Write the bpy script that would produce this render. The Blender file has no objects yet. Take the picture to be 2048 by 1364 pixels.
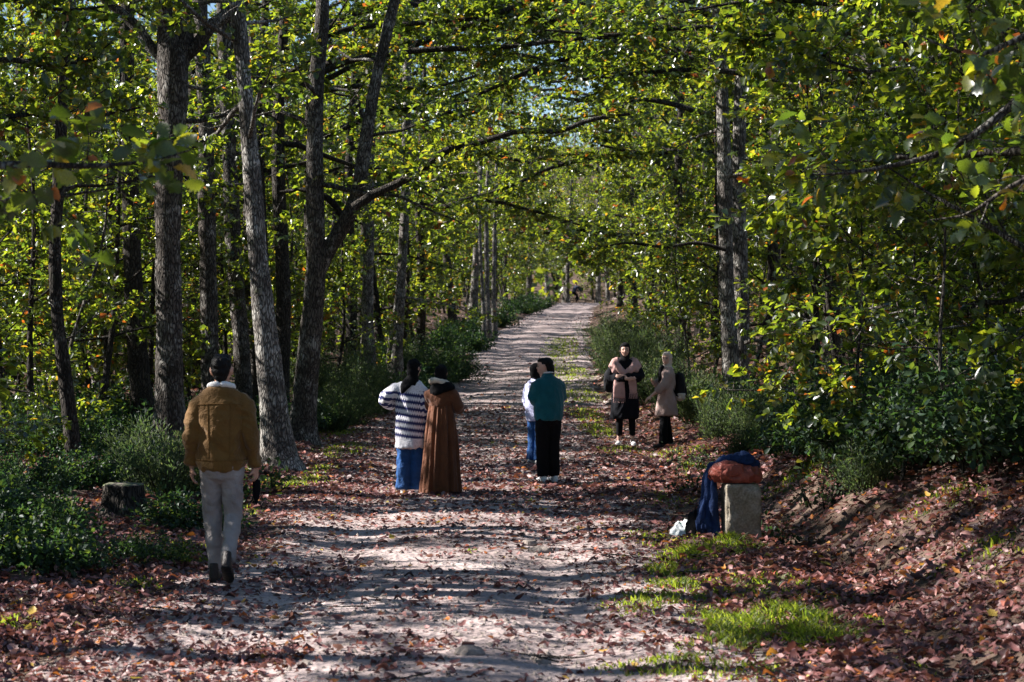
import bpy, math, random
import numpy as np
from mathutils import Vector, Matrix
from mathutils.bvhtree import BVHTree

# ------------------------------------------------------------------ camera, world, sun, exposure
sc = bpy.context.scene
F, CX, HZ, CAMZ = 4200.0, 1024.0, 690.0, 1.82          # focal length in photo pixels, principal column, horizon row, eye height
cam_d = bpy.data.cameras.new('camera'); cam = bpy.data.objects.new('camera', cam_d)
sc.collection.objects.link(cam); sc.camera = cam
cam.location = (0, 0, CAMZ); cam.rotation_euler = (math.radians(90), 0, 0)
cam_d.sensor_width = 36; cam_d.lens = 36 * F / 2048; cam_d.shift_y = (HZ - 682) / 2048
cam_d.clip_start = 0.1; cam_d.clip_end = 2000
cam_d.dof.use_dof = True; cam_d.dof.focus_distance = 24; cam_d.dof.aperture_fstop = 5.0

SUN_EL, SUN_AZ = math.radians(35), math.radians(8)    # elevation; angle of the sun beyond the picture's left-hand side
sdir = Vector((-math.cos(SUN_EL) * math.cos(SUN_AZ), math.cos(SUN_EL) * math.sin(SUN_AZ), math.sin(SUN_EL)))
world = bpy.data.worlds.new('World'); sc.world = world; world.use_nodes = True
wn = world.node_tree.nodes; wl = world.node_tree.links
sky = wn.new('ShaderNodeTexSky'); sky.sky_type = 'NISHITA'; sky.sun_disc = False
sky.sun_elevation = SUN_EL; sky.sun_rotation = math.radians(90) - SUN_AZ
sky.air_density = 1.0; sky.dust_density = 0.3; sky.ozone_density = 4.0
wl.new(sky.outputs[0], wn['Background'].inputs[0]); wn['Background'].inputs[1].default_value = 0.05
sun_d = bpy.data.lights.new('sun', 'SUN'); sun_d.energy = 5.0; sun_d.angle = math.radians(0.5); sun_d.color = (1.0, 0.945, 0.90)
sun = bpy.data.objects.new('sun', sun_d); sc.collection.objects.link(sun)
sun.rotation_euler = sdir.to_track_quat('Z', 'Y').to_euler(); sun.location = (-20, 10, 30)
vs = sc.view_settings; vs.view_transform = 'Standard'; vs.look = 'None'; vs.gamma = 1.0; vs.use_curve_mapping = False
vs.exposure = 1.8
sc.render.engine = 'CYCLES'
cy = sc.cycles
cy.max_bounces = 6; cy.diffuse_bounces = 3; cy.glossy_bounces = 2; cy.transmission_bounces = 4; cy.transparent_max_bounces = 6
cy.sample_clamp_indirect = 6.0; cy.caustics_reflective = False; cy.caustics_refractive = False
cy.use_denoising = True

# ------------------------------------------------------------------ helpers
COL = sc.collection
def Wd(px, py, Y):
    return np.array([(px - CX) * Y / F, Y, CAMZ - (py - HZ) * Y / F])

def props(o, label=None, cat=None, group=None, kind=None):
    if label: o['label'] = label
    if cat: o['category'] = cat
    if group: o['group'] = group
    if kind: o['kind'] = kind
    return o

def link(name, data, parent=None, loc=None):
    o = bpy.data.objects.new(name, data); COL.objects.link(o)
    if parent is not None: o.parent = parent
    if loc is not None: o.location = loc
    return o

def thing(name, label, cat, loc=(0, 0, 0), rz=0, group=None, scale=1.0):
    o = link(name, None, None, loc); o.rotation_euler = (0, 0, rz); o.scale = (scale,) * 3
    o.empty_display_size = 0.1
    return props(o, label, cat, group)

def mesh(name, V, faces, mat=None, tint=None, smooth=False):
    """faces: list of (m,k) index arrays, k constant in each"""
    me = bpy.data.meshes.new(name)
    V = np.ascontiguousarray(V, dtype=np.float32)
    faces = [np.asarray(f, dtype=np.int32) for f in (faces if isinstance(faces, list) else [faces]) if len(f)]
    me.vertices.add(len(V)); me.vertices.foreach_set('co', V.ravel())
    li = np.concatenate([f.ravel() for f in faces]); tot = np.concatenate([np.full(len(f), f.shape[1], np.int32) for f in faces])
    st = np.concatenate([[0], np.cumsum(tot)[:-1]]).astype(np.int32)
    me.loops.add(len(li)); me.loops.foreach_set('vertex_index', li)
    me.polygons.add(len(tot)); me.polygons.foreach_set('loop_start', st); me.polygons.foreach_set('loop_total', tot)
    if smooth: me.polygons.foreach_set('use_smooth', np.ones(len(tot), bool))
    if tint is not None:
        a = me.attributes.new('tint', 'FLOAT', 'POINT'); a.data.foreach_set('value', np.ascontiguousarray(tint, dtype=np.float32))
    me.update(calc_edges=True)
    if mat: me.materials.append(mat)
    return me

def _h(i, j, k, seed):
    n = (i * 374761393 + j * 668265263 + k * 2147483647 + seed * 974711) & 0xffffffff
    n = ((n ^ (n >> 13)) * 1274126177) & 0xffffffff
    return ((n ^ (n >> 16)) & 0xffff) / 65535.0
def vnoise(x, y, z=0.0, seed=0):
    x, y, z = np.broadcast_arrays(np.asarray(x, float), np.asarray(y, float), np.asarray(z, float))
    xi, yi, zi = np.floor(x), np.floor(y), np.floor(z)
    u, v, w = x - xi, y - yi, z - zi
    u, v, w = u * u * (3 - 2 * u), v * v * (3 - 2 * v), w * w * (3 - 2 * w)
    xi, yi, zi = xi.astype(np.int64), yi.astype(np.int64), zi.astype(np.int64)
    r = 0
    for a in (0, 1):
        for b in (0, 1):
            for c in (0, 1):
                r = r + _h(xi + a, yi + b, zi + c, seed) * (u if a else 1 - u) * (v if b else 1 - v) * (w if c else 1 - w)
    return r * 2 - 1
def fbm(x, y, z=0.0, seed=0, o=3):
    r, a = 0, 1.0
    for i in range(o):
        r = r + a * vnoise(np.asarray(x) * 2**i, np.asarray(y) * 2**i, np.asarray(z) * 2**i, seed + i); a *= 0.5
    return r
def sstep(a, b, x):
    t = np.clip((np.asarray(x, float) - a) / (b - a), 0, 1); return t * t * (3 - 2 * t)
def unit(v):
    return v / np.maximum(np.linalg.norm(v, axis=-1, keepdims=True), 1e-9)

# ------------------------------------------------------------------ materials
def nodemat(name):
    m = bpy.data.materials.new(name); m.use_nodes = True
    nt = m.node_tree; b = nt.nodes['Principled BSDF']
    return m, nt, b
def N(nt, typ, **kw):
    n = nt.nodes.new(typ)
    for k, v in kw.items():
        if k.startswith('i_'):
            key = k[2:]; n.inputs[int(key) if key.isdigit() else key].default_value = v
        else: setattr(n, k, v)
    return n
def ramp(nt, stops, src=None, interp='LINEAR'):
    r = nt.nodes.new('ShaderNodeValToRGB'); cr = r.color_ramp; cr.interpolation = interp
    while len(cr.elements) < len(stops): cr.elements.new(0.5)
    for e, (p, c) in zip(cr.elements, stops): e.position = p; e.color = (*c, 1) if len(c) == 3 else c
    if src is not None: nt.links.new(src, r.inputs[0])
    return r
def mixc(nt, fac, a, b, blend='MIX'):
    m = nt.nodes.new('ShaderNodeMix'); m.data_type = 'RGBA'; m.blend_type = blend
    for s, v in ((m.inputs[0], fac), (m.inputs[6], a), (m.inputs[7], b)):
        if hasattr(v, 'links'): nt.links.new(v, s)
        else: s.default_value = (*v, 1) if isinstance(v, tuple) and len(v) == 3 else v
    return m.outputs[2]

def leaf_mat(name, stops, tstops, trans=0.5, rough=0.42, spec=0.45):
    m, nt, b = nodemat(name)
    at = N(nt, 'ShaderNodeAttribute', attribute_name='tint')
    c = ramp(nt, stops, at.outputs['Fac']); t = ramp(nt, tstops, at.outputs['Fac'])
    tc = N(nt, 'ShaderNodeTexCoord'); ns = N(nt, 'ShaderNodeTexNoise', i_Scale=22.0, i_Detail=2.0)
    nt.links.new(tc.outputs['Object'], ns.inputs['Vector'])
    v = ramp(nt, [(0.3, (0.62, 0.62, 0.62)), (0.7, (1.25, 1.25, 1.25))], ns.outputs['Fac'])
    c2 = mixc(nt, 1.0, c.outputs[0], v.outputs[0], 'MULTIPLY'); t2 = mixc(nt, 1.0, t.outputs[0], v.outputs[0], 'MULTIPLY')
    nt.links.new(c2, b.inputs['Base Color']); b.inputs['Roughness'].default_value = rough
    b.inputs['Specular IOR Level'].default_value = spec
    tr = N(nt, 'ShaderNodeBsdfTranslucent'); nt.links.new(t2, tr.inputs[0])
    mx = N(nt, 'ShaderNodeMixShader', i_0=trans)
    nt.links.new(b.outputs[0], mx.inputs[1]); nt.links.new(tr.outputs[0], mx.inputs[2])
    nt.links.new(mx.outputs[0], nt.nodes['Material Output'].inputs[0])
    return m

M = {}
M['oak_leaf'] = leaf_mat('oak_leaf',
    [(0, (.016, .032, .018)), (.35, (.030, .052, .018)), (.62, (.062, .088, .018)), (.82, (.14, .15, .02)), (.90, (.26, .17, .02)), (.95, (.32, .09, .015)), (1, (.16, .05, .02))],
    [(0, (.10, .18, .016)), (.35, (.28, .38, .02)), (.62, (.46, .52, .025)), (.82, (.6, .55, .03)), (.90, (.75, .42, .03)), (.95, (.75, .2, .02)), (1, (.4, .12, .03))], trans=.45, rough=.32, spec=.7)
M['shrub_leaf'] = leaf_mat('shrub_leaf',
    [(0, (.014, .032, .022)), (.45, (.026, .052, .028)), (.85, (.055, .085, .026)), (1, (.14, .14, .03))],
    [(0, (.04, .10, .03)), (.45, (.09, .18, .03)), (.85, (.25, .34, .03)), (1, (.45, .42, .04))], trans=.33, rough=.5, spec=.25)
M['heath_leaf'] = leaf_mat('heath_leaf',
    [(0, (.020, .034, .024)), (.5, (.040, .060, .030)), (.85, (.085, .11, .045)), (1, (.16, .15, .07))],
    [(0, (.08, .14, .05)), (.5, (.16, .24, .06)), (.85, (.28, .34, .1)), (1, (.36, .32, .12))], trans=.35, rough=.6, spec=.25)
M['grass'] = leaf_mat('grass',
    [(0, (.035, .06, .014)), (.5, (.07, .105, .018)), (.8, (.13, .155, .025)), (1, (.26, .2, .09))],
    [(0, (.18, .28, .02)), (.5, (.36, .46, .03)), (.8, (.5, .52, .05)), (1, (.5, .4, .14))], trans=.5, rough=.5, spec=.3)
M['dead_leaf'] = leaf_mat('dead_leaf',
    [(0, (.04, .018, .019)), (.25, (.118, .045, .043)), (.5, (.222, .093, .085)), (.68, (.34, .21, .20)), (.82, (.36, .085, .04)), (.93, (.42, .15, .03)), (.97, (.40, .27, .05)), (1, (.35, .3, .06))],
    [(0, (.06, .025, .02)), (.25, (.17, .06, .04)), (.5, (.29, .11, .07)), (.68, (.3, .18, .12)), (.82, (.45, .13, .04)), (.93, (.6, .22, .03)), (.97, (.6, .42, .05)), (1, (.5, .45, .06))], trans=.22, rough=.5, spec=.4)

def bark_mat(name, dark, mid, pale, lichen=.5):
    m, nt, b = nodemat(name)
    tc = N(nt, 'ShaderNodeTexCoord'); mp = N(nt, 'ShaderNodeMapping'); mp.inputs['Scale'].default_value = (1, 1, .28)
    nt.links.new(tc.outputs['Object'], mp.inputs[0])
    vo = N(nt, 'ShaderNodeTexVoronoi', i_Scale=34.0, feature='DISTANCE_TO_EDGE'); n1 = N(nt, 'ShaderNodeTexNoise', i_Scale=16.0, i_Detail=5.0, i_Roughness=.65)
    n0 = N(nt, 'ShaderNodeTexNoise', i_Scale=9.0, i_Detail=2.0); nt.links.new(mp.outputs[0], n0.inputs[0])
    dis = mixc(nt, .12, mp.outputs[0], n0.outputs['Color'])
    nt.links.new(dis, vo.inputs[0]); nt.links.new(mp.outputs[0], n1.inputs[0])
    n2 = N(nt, 'ShaderNodeTexNoise', i_Scale=3.4, i_Detail=6.0, i_Roughness=.7); nt.links.new(tc.outputs['Object'], n2.inputs[0])
    crack = ramp(nt, [(0, (0, 0, 0)), (.22, (1, 1, 1))], vo.outputs['Distance'])
    c1 = mixc(nt, n1.outputs['Fac'], dark, mid)
    lf = ramp(nt, [(lichen - .04, (0, 0, 0)), (lichen + .1, (1, 1, 1))], n2.outputs['Fac'])
    c2 = mixc(nt, lf.outputs[0], c1, pale)
    n3 = N(nt, 'ShaderNodeTexNoise', i_Scale=1.1, i_Detail=3.0); nt.links.new(tc.outputs['Object'], n3.inputs[0]); big = ramp(nt, [(.32, (.55, .55, .53)), (.68, (1.35, 1.33, 1.3))], n3.outputs['Fac']); c2 = mixc(nt, 1.0, c2, big.outputs[0], 'MULTIPLY')
    n4 = N(nt, 'ShaderNodeTexNoise', i_Scale=2.3, i_Detail=5.0, i_Roughness=.7); nt.links.new(tc.outputs['Object'], n4.inputs[0]); ms = ramp(nt, [(.60, (0, 0, 0)), (.70, (.75, .75, .75))], n4.outputs['Fac']); c2 = mixc(nt, ms.outputs[0], c2, (.05, .065, .025))
    c3 = mixc(nt, crack.outputs[0], tuple(x * .35 for x in dark), c2)
    nt.links.new(c3, b.inputs['Base Color']); b.inputs['Roughness'].default_value = .9; b.inputs['Specular IOR Level'].default_value = .15
    hs = N(nt, 'ShaderNodeMath', operation='MULTIPLY_ADD', i_1=.6); nt.links.new(n1.outputs['Fac'], hs.inputs[0]); nt.links.new(crack.outputs[0], hs.inputs[2])
    bp = N(nt, 'ShaderNodeBump', i_Strength=.9, i_Distance=.02); nt.links.new(hs.outputs[0], bp.inputs['Height']); nt.links.new(bp.outputs[0], b.inputs['Normal'])
    return m
M['bark'] = bark_mat('bark', (.05, .042, .036), (.15, .13, .115), (.30, .29, .27), .53)
M['bark_pale'] = bark_mat('bark_pale', (.085, .075, .068), (.24, .215, .195), (.42, .41, .38), .50)
M['bark_dark'] = bark_mat('bark_dark', (.03, .026, .022), (.085, .072, .06), (.2, .19, .17), .6)

def ground_mat(name, cols, rough=.95, sand=False):
    m, nt, b = nodemat(name)
    tc = N(nt, 'ShaderNodeTexCoord')
    n1 = N(nt, 'ShaderNodeTexNoise', i_Scale=.9, i_Detail=7.0, i_Roughness=.65); n2 = N(nt, 'ShaderNodeTexNoise', i_Scale=26.0, i_Detail=5.0, i_Roughness=.7)
    vo = N(nt, 'ShaderNodeTexVoronoi', i_Scale=18.0)
    for n in (n1, n2, vo): nt.links.new(tc.outputs['Object'], n.inputs['Vector'])
    c = ramp(nt, [(.3, cols[0]), (.5, cols[1]), (.7, cols[2])], n1.outputs['Fac'])
    v = ramp(nt, [(.3, (.6, .6, .62)), (.7, (1.25, 1.22, 1.2))], n2.outputs['Fac'])
    c2 = mixc(nt, 1.0, c.outputs[0], v.outputs[0], 'MULTIPLY')
    nt.links.new(c2, b.inputs['Base Color']); b.inputs['Roughness'].default_value = rough; b.inputs['Specular IOR Level'].default_value = .12
    a = N(nt, 'ShaderNodeMath', operation='MULTIPLY_ADD', i_1=.5); nt.links.new(n2.outputs['Fac'], a.inputs[0]); nt.links.new(vo.outputs['Distance'], a.inputs[2])
    bp = N(nt, 'ShaderNodeBump', i_Strength=.7, i_Distance=.03); nt.links.new(a.outputs[0], bp.inputs['Height']); nt.links.new(bp.outputs[0], b.inputs['Normal'])
    return m
M['sand'] = ground_mat('sand', ((.19, .15, .143), (.31, .252, .238), (.45, .38, .355)))
M['soil'] = ground_mat('soil', ((.055, .038, .028), (.095, .066, .05), (.14, .10, .075)))

def plain(name, col, rough=.85, spec=.2, weave=0.0, wscale=220.0, var=.18, sheen=0.0):
    m, nt, b = nodemat(name)
    tc = N(nt, 'ShaderNodeTexCoord')
    n1 = N(nt, 'ShaderNodeTexNoise', i_Scale=7.0, i_Detail=4.0); nt.links.new(tc.outputs['Object'], n1.inputs[0])
    v = ramp(nt, [(.3, (1 - var,) * 3), (.7, (1 + var,) * 3)], n1.outputs['Fac'])
    c = mixc(nt, 1.0, col, v.outputs[0], 'MULTIPLY')
    nt.links.new(c, b.inputs['Base Color']); b.inputs['Roughness'].default_value = rough; b.inputs['Specular IOR Level'].default_value = spec
    if sheen: b.inputs['Sheen Weight'].default_value = sheen
    nf = N(nt, 'ShaderNodeTexNoise', i_Scale=24.0, i_Detail=3.0, i_Distortion=.8); nt.links.new(tc.outputs['Object'], nf.inputs[0]); b0 = N(nt, 'ShaderNodeBump', i_Strength=.55, i_Distance=.02); nt.links.new(nf.outputs['Fac'], b0.inputs['Height'])
    if not weave: nt.links.new(b0.outputs[0], b.inputs['Normal'])
    if weave:
        n2 = N(nt, 'ShaderNodeTexNoise', i_Scale=wscale, i_Detail=2.0); nt.links.new(tc.outputs['Object'], n2.inputs[0])
        bp = N(nt, 'ShaderNodeBump', i_Strength=weave, i_Distance=.004); nt.links.new(b0.outputs[0], bp.inputs['Normal']); nt.links.new(n2.outputs['Fac'], bp.inputs['Height']); nt.links.new(bp.outputs[0], b.inputs['Normal'])
    return m

# ------------------------------------------------------------------ terrain
_Lk = np.array([(0, -3.0), (14, -2.75), (18.6, -2.45), (24.6, -2.8), (36, -3.3), (41, -3.4), (51, -3.0), (56, -2.0), (66, -1.35), (82, -1.45), (97, -1.0), (105, -.1), (140, 2.2), (170, 4.0), (230, 9), (400, 30), (900, 90)])
_Rk = np.array([(0, 1.7), (12, 1.55), (18.6, 1.25), (24.6, 1.9), (36, 2.4), (41, 2.1), (51, 2.15), (66, 2.6), (82, 3.05), (97, 3.5), (140, 5.3), (170, 7.2), (230, 12), (400, 33), (900, 93)])
_Zk = np.array([(-20, 0), (0, 0), (25, 0), (33, .10), (40, .24), (50, .46), (60, .76), (70, 1.1), (82, 1.58), (100, 2.55), (130, 3.9), (170, 5.25), (200, 5.7), (260, 5.9), (400, 6), (900, 8)])
_yy = np.linspace(-20, 900, 3681)
def _sm(tab, w):
    z = np.interp(_yy, tab[:, 0], tab[:, 1]); k = np.hanning(w); k /= k.sum()
    return np.convolve(np.pad(z, w // 2, mode='edge'), k, 'valid')[:len(_yy)]
_Ls, _Rs, _Zs = _sm(_Lk, 25), _sm(_Rk, 25), _sm(_Zk, 33)
def Lx(y): return np.interp(y, _yy, _Ls)
def Rx(y): return np.interp(y, _yy, _Rs)
def Zr(y): return np.interp(y, _yy, _Zs)
def gz(x, y, fine=True):
    x = np.asarray(x, float); y = np.asarray(y, float)
    l, r = Lx(y), Rx(y); z = Zr(y)
    near = 1 - sstep(25, 31, y)
    d = x - 2.45
    bank = 1.7 * (1 - np.exp(-np.maximum(d, 0) ** 1.25 * .5 / 1.7)) - .15 * np.exp(-((x - 2.8) / .32) ** 2) * sstep(13, 17, y)
    dr = np.maximum(x - r, 0)
    rise = 1.5 * (1 - np.exp(-dr * .3 / 1.5))
    z = z + bank * near + rise * (1 - near)
    dl = np.maximum(l - x, 0); z = z + .9 * (1 - np.exp(-dl * .07 / .9))
    t = (x - (l + r) / 2) / ((r - l) / 2); inside = 1 - sstep(.9, 1.15, np.abs(t))
    z = z - inside * .045 * (np.exp(-((np.abs(t) - .48) / .16) ** 2)) - .03 * np.exp(-((np.abs(t) - 1.0) / .1) ** 2)
    z = z + .13 * np.exp(-((y - 57) / 1.2) ** 2) * inside
    if fine:
        z = z + (.008 + .042 * (1 - inside)) * fbm(x * .55, y * .3, seed=3) + (.004 + .017 * (1 - inside)) * fbm(x * 2.1, y * 1.9, seed=9) + (.006 + .025 * (1 - inside)) * fbm(x * 6, y * 5, seed=15, o=2)
    hill = sstep(230, 420, y) * 34 + sstep(40, 160, np.abs(x) - .1 * y) * 10
    return z + hill * sstep(60, 300, y)
def G(px, py, dz=0.0):
    """the ground point seen at photo pixel px, py"""
    Y = np.geomspace(9, 400, 6000); p = np.stack([(px - CX) * Y / F, Y, CAMZ - (py - HZ) * Y / F], 1)
    under = np.nonzero(p[:, 2] < gz(p[:, 0], p[:, 1], False) + dz)[0]
    i = under[0] if len(under) else -1
    return p[i]

def build_ground():
    ys = [-6.0]
    while ys[-1] < 700:
        Y = max(ys[-1], 7); ys.append(ys[-1] + (0.06 * (Y / 12) ** 1.35 if ys[-1] > 8.5 else .5))
    ys = np.array(ys)
    fx = np.arange(-4.6, 5.2, .065); o = 5.3 + np.cumsum(np.geomspace(.1, 22, 44)); o2 = -4.7 - np.cumsum(np.geomspace(.1, 22, 44))
    xs = np.concatenate([o2[::-1], fx, o])
    X, Yg = np.meshgrid(xs, ys)
    # keep the fine columns over the track where it bends
    sh = np.interp(Yg, ys, ((Lx(ys) + Rx(ys)) / 2 - 0) * sstep(40, 100, ys)); X = X * (1 + .4 * sstep(60, 200, Yg)) + sh
    Z = gz(X, Yg)
    V = np.stack([X, Yg, Z], -1).reshape(-1, 3)
    ny, nx = X.shape
    i = (np.arange(ny - 1)[:, None] * nx + np.arange(nx - 1)[None]).ravel()
    Q = np.stack([i, i + 1, i + nx + 1, i + nx], 1)
    c = V[Q].mean(1); wob = .28 * fbm(c[:, 0] * .9, c[:, 1] * .6, seed=31) + .1 * vnoise(c[:, 0] * 5, c[:, 1] * 5, seed=5)
    on = (c[:, 0] > Lx(c[:, 1]) + wob) & (c[:, 0] < Rx(c[:, 1]) + wob) & (c[:, 1] < 330)
    out = []
    for nm, msk, mt in (('ground', ~on, M['soil']), ('dirt_track', on, M['sand'])):
        q = Q[msk]; u, inv = np.unique(q, return_inverse=True)
        o_ = link(nm, mesh(nm, V[u], inv.reshape(q.shape), mt, smooth=True)); props(o_, kind='structure'); out.append(o_)
    out[0]['label'] = 'leaf-strewn forest floor with a litter bank beside the track'; out[1]['label'] = 'sandy rutted forest track climbing away between the trees'
    return out
ground, track = build_ground()

# ------------------------------------------------------------------ leaves
def lobed(n_l, w, curl, fold, seed=0):
    """oak leaf outline, fan from the midrib, (u along, v across, w up)"""
    r = np.random.default_rng(seed); us = np.linspace(.12, .96, n_l * 2)
    side = []
    for i, u in enumerate(us):
        prof = math.sin(math.pi * min(1, u ** 1.25 * .98)) ** .7
        side.append((u, w * prof * (1.0 if i % 2 else .72) * (1 + .1 * r.normal())))
    top = [(u, v, fold * v - curl * (u - .4) ** 2) for u, v in side]; bot = [(u, -v, fold * v - curl * (u - .4) ** 2) for u, v in side]
    mid = [(u, 0, -curl * (u - .4) ** 2) for u in np.linspace(0, 1, n_l + 1)]
    V = np.array(mid + top + bot); nm = len(mid); T = []
    for base in (nm, nm + len(top)):
        s = 1 if base == nm else -1
        for k in range(n_l):
            a, b, c, d = k, k + 1, base + 2 * k, base + 2 * k + 1
            for t in ((a, c, d), (a, d, b)): T.append(t if s < 0 else t[::-1])
            if k + 1 < n_l:
                t = (b, d, base + 2 * k + 2); T.append(t if s < 0 else t[::-1])
    return V, np.array(T)
LEAF_FAR = (np.array([(0, 0, 0), (.55, .33, .09), (1, 0, -.08), (.55, -.33, .09)]), np.array([(0, 2, 1), (0, 3, 2)]))
LEAF_MID = (np.array([(0, 0, 0), (.33, .20, .06), (.72, .33, .10), (1, 0, -.12), (.72, -.33, .10), (.33, -.20, .06)]), np.array([(0, 2, 1), (0, 3, 2), (0, 4, 3), (0, 5, 4)]))
LEAF_NEAR = lobed(4, .33, .35, .3, 1)
LEAF_NARROW = (np.array([(0, 0, 0), (.5, .13, .02), (1, 0, -.05), (.5, -.13, .02)]), np.array([(0, 2, 1), (0, 3, 2)]))

def leaves(tpl, P, A, Nn, S, tint, mat, name='crown'):
    """P positions, A axes, Nn rough normals, S sizes"""
    TV, TF = tpl
    A = unit(A); side = unit(np.cross(Nn, A)); nn = np.cross(A, side)
    V = P[:, None] + S[:, None, None] * (TV[None, :, 0:1] * A[:, None] + TV[None, :, 1:2] * side[:, None] + TV[None, :, 2:3] * nn[:, None])
    k = len(TV); Fc = (TF[None] + (np.arange(len(P)) * k)[:, None, None]).reshape(-1, 3)
    return mesh(name, V.reshape(-1, 3), Fc, mat, np.repeat(tint, k))

def tubes(list_, n=6, noise=0.0, seed=0):
    """list of (P, R): joined tubes"""
    VV, FF, off = [], [], 0
    for P, R in list_:
        P = np.asarray(P, float); R = np.asarray(R, float); m = len(P)
        nn = n if np.isscalar(n) else n
        T = unit(np.gradient(P, axis=0)); ref = np.array([1., 0, 0]) if abs(T[0, 0]) < .8 else np.array([0, 0, 1.])
        U = unit(np.cross(T, np.cross(np.broadcast_to(ref, T.shape), T))); Wv = np.cross(T, U)
        k = max(3, min(nn, int(4 + R.max() * 80))) if nn > 8 else nn
        a = np.linspace(0, 2 * np.pi, k, endpoint=False)
        rr = R[:, None] * np.ones(k)
        V = P[:, None] + rr[..., None] * (np.cos(a)[None, :, None] * U[:, None] + np.sin(a)[None, :, None] * Wv[:, None])
        if noise:
            d = V - P[:, None]
            s = 1 + noise * fbm(V[..., 0] * 5, V[..., 1] * 5, V[..., 2] * 1.6, seed) + noise * .5 * vnoise(V[..., 0] * 22, V[..., 1] * 22, V[..., 2] * 5, seed + 7)
            V = P[:, None] + d * s[..., None]
        i = np.arange(m - 1)[:, None] * k + np.arange(k)[None]; j = np.arange(m - 1)[:, None] * k + (np.arange(k)[None] + 1) % k
        FF.append(np.stack([i, j, j + k, i + k], -1).reshape(-1, 4) + off); VV.append(V.reshape(-1, 3)); off += m * k
    return np.concatenate(VV), np.concatenate(FF)

def resample(P, R, n):
    P = np.asarray(P, float); s = np.concatenate([[0], np.cumsum(np.linalg.norm(np.diff(P, axis=0), axis=1))])
    # Catmull-Rom like smoothing through cubic Hermite
    m = np.gradient(P, s, axis=0); t = np.linspace(0, s[-1], n); k = np.clip(np.searchsorted(s, t, side='right') - 1, 0, len(s) - 2)
    h = (s[k + 1] - s[k]); u = ((t - s[k]) / h)[:, None]; h = h[:, None]
    Q = (2*u**3 - 3*u**2 + 1) * P[k] + (u**3 - 2*u**2 + u) * h * m[k] + (-2*u**3 + 3*u**2) * P[k + 1] + (u**3 - u**2) * h * m[k + 1]
    return Q, np.interp(t, s, R)

def bpath(rng, p0, d0, L, n, wob=.22, up=.03):
    P = [np.array(p0, float)]; d = unit(np.array(d0, float)); st = L / n
    for i in range(n):
        d = unit(d + rng.normal(0, wob, 3) + np.array([0, 0, up])); P.append(P[-1] + d * st)
    return np.array(P)

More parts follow.
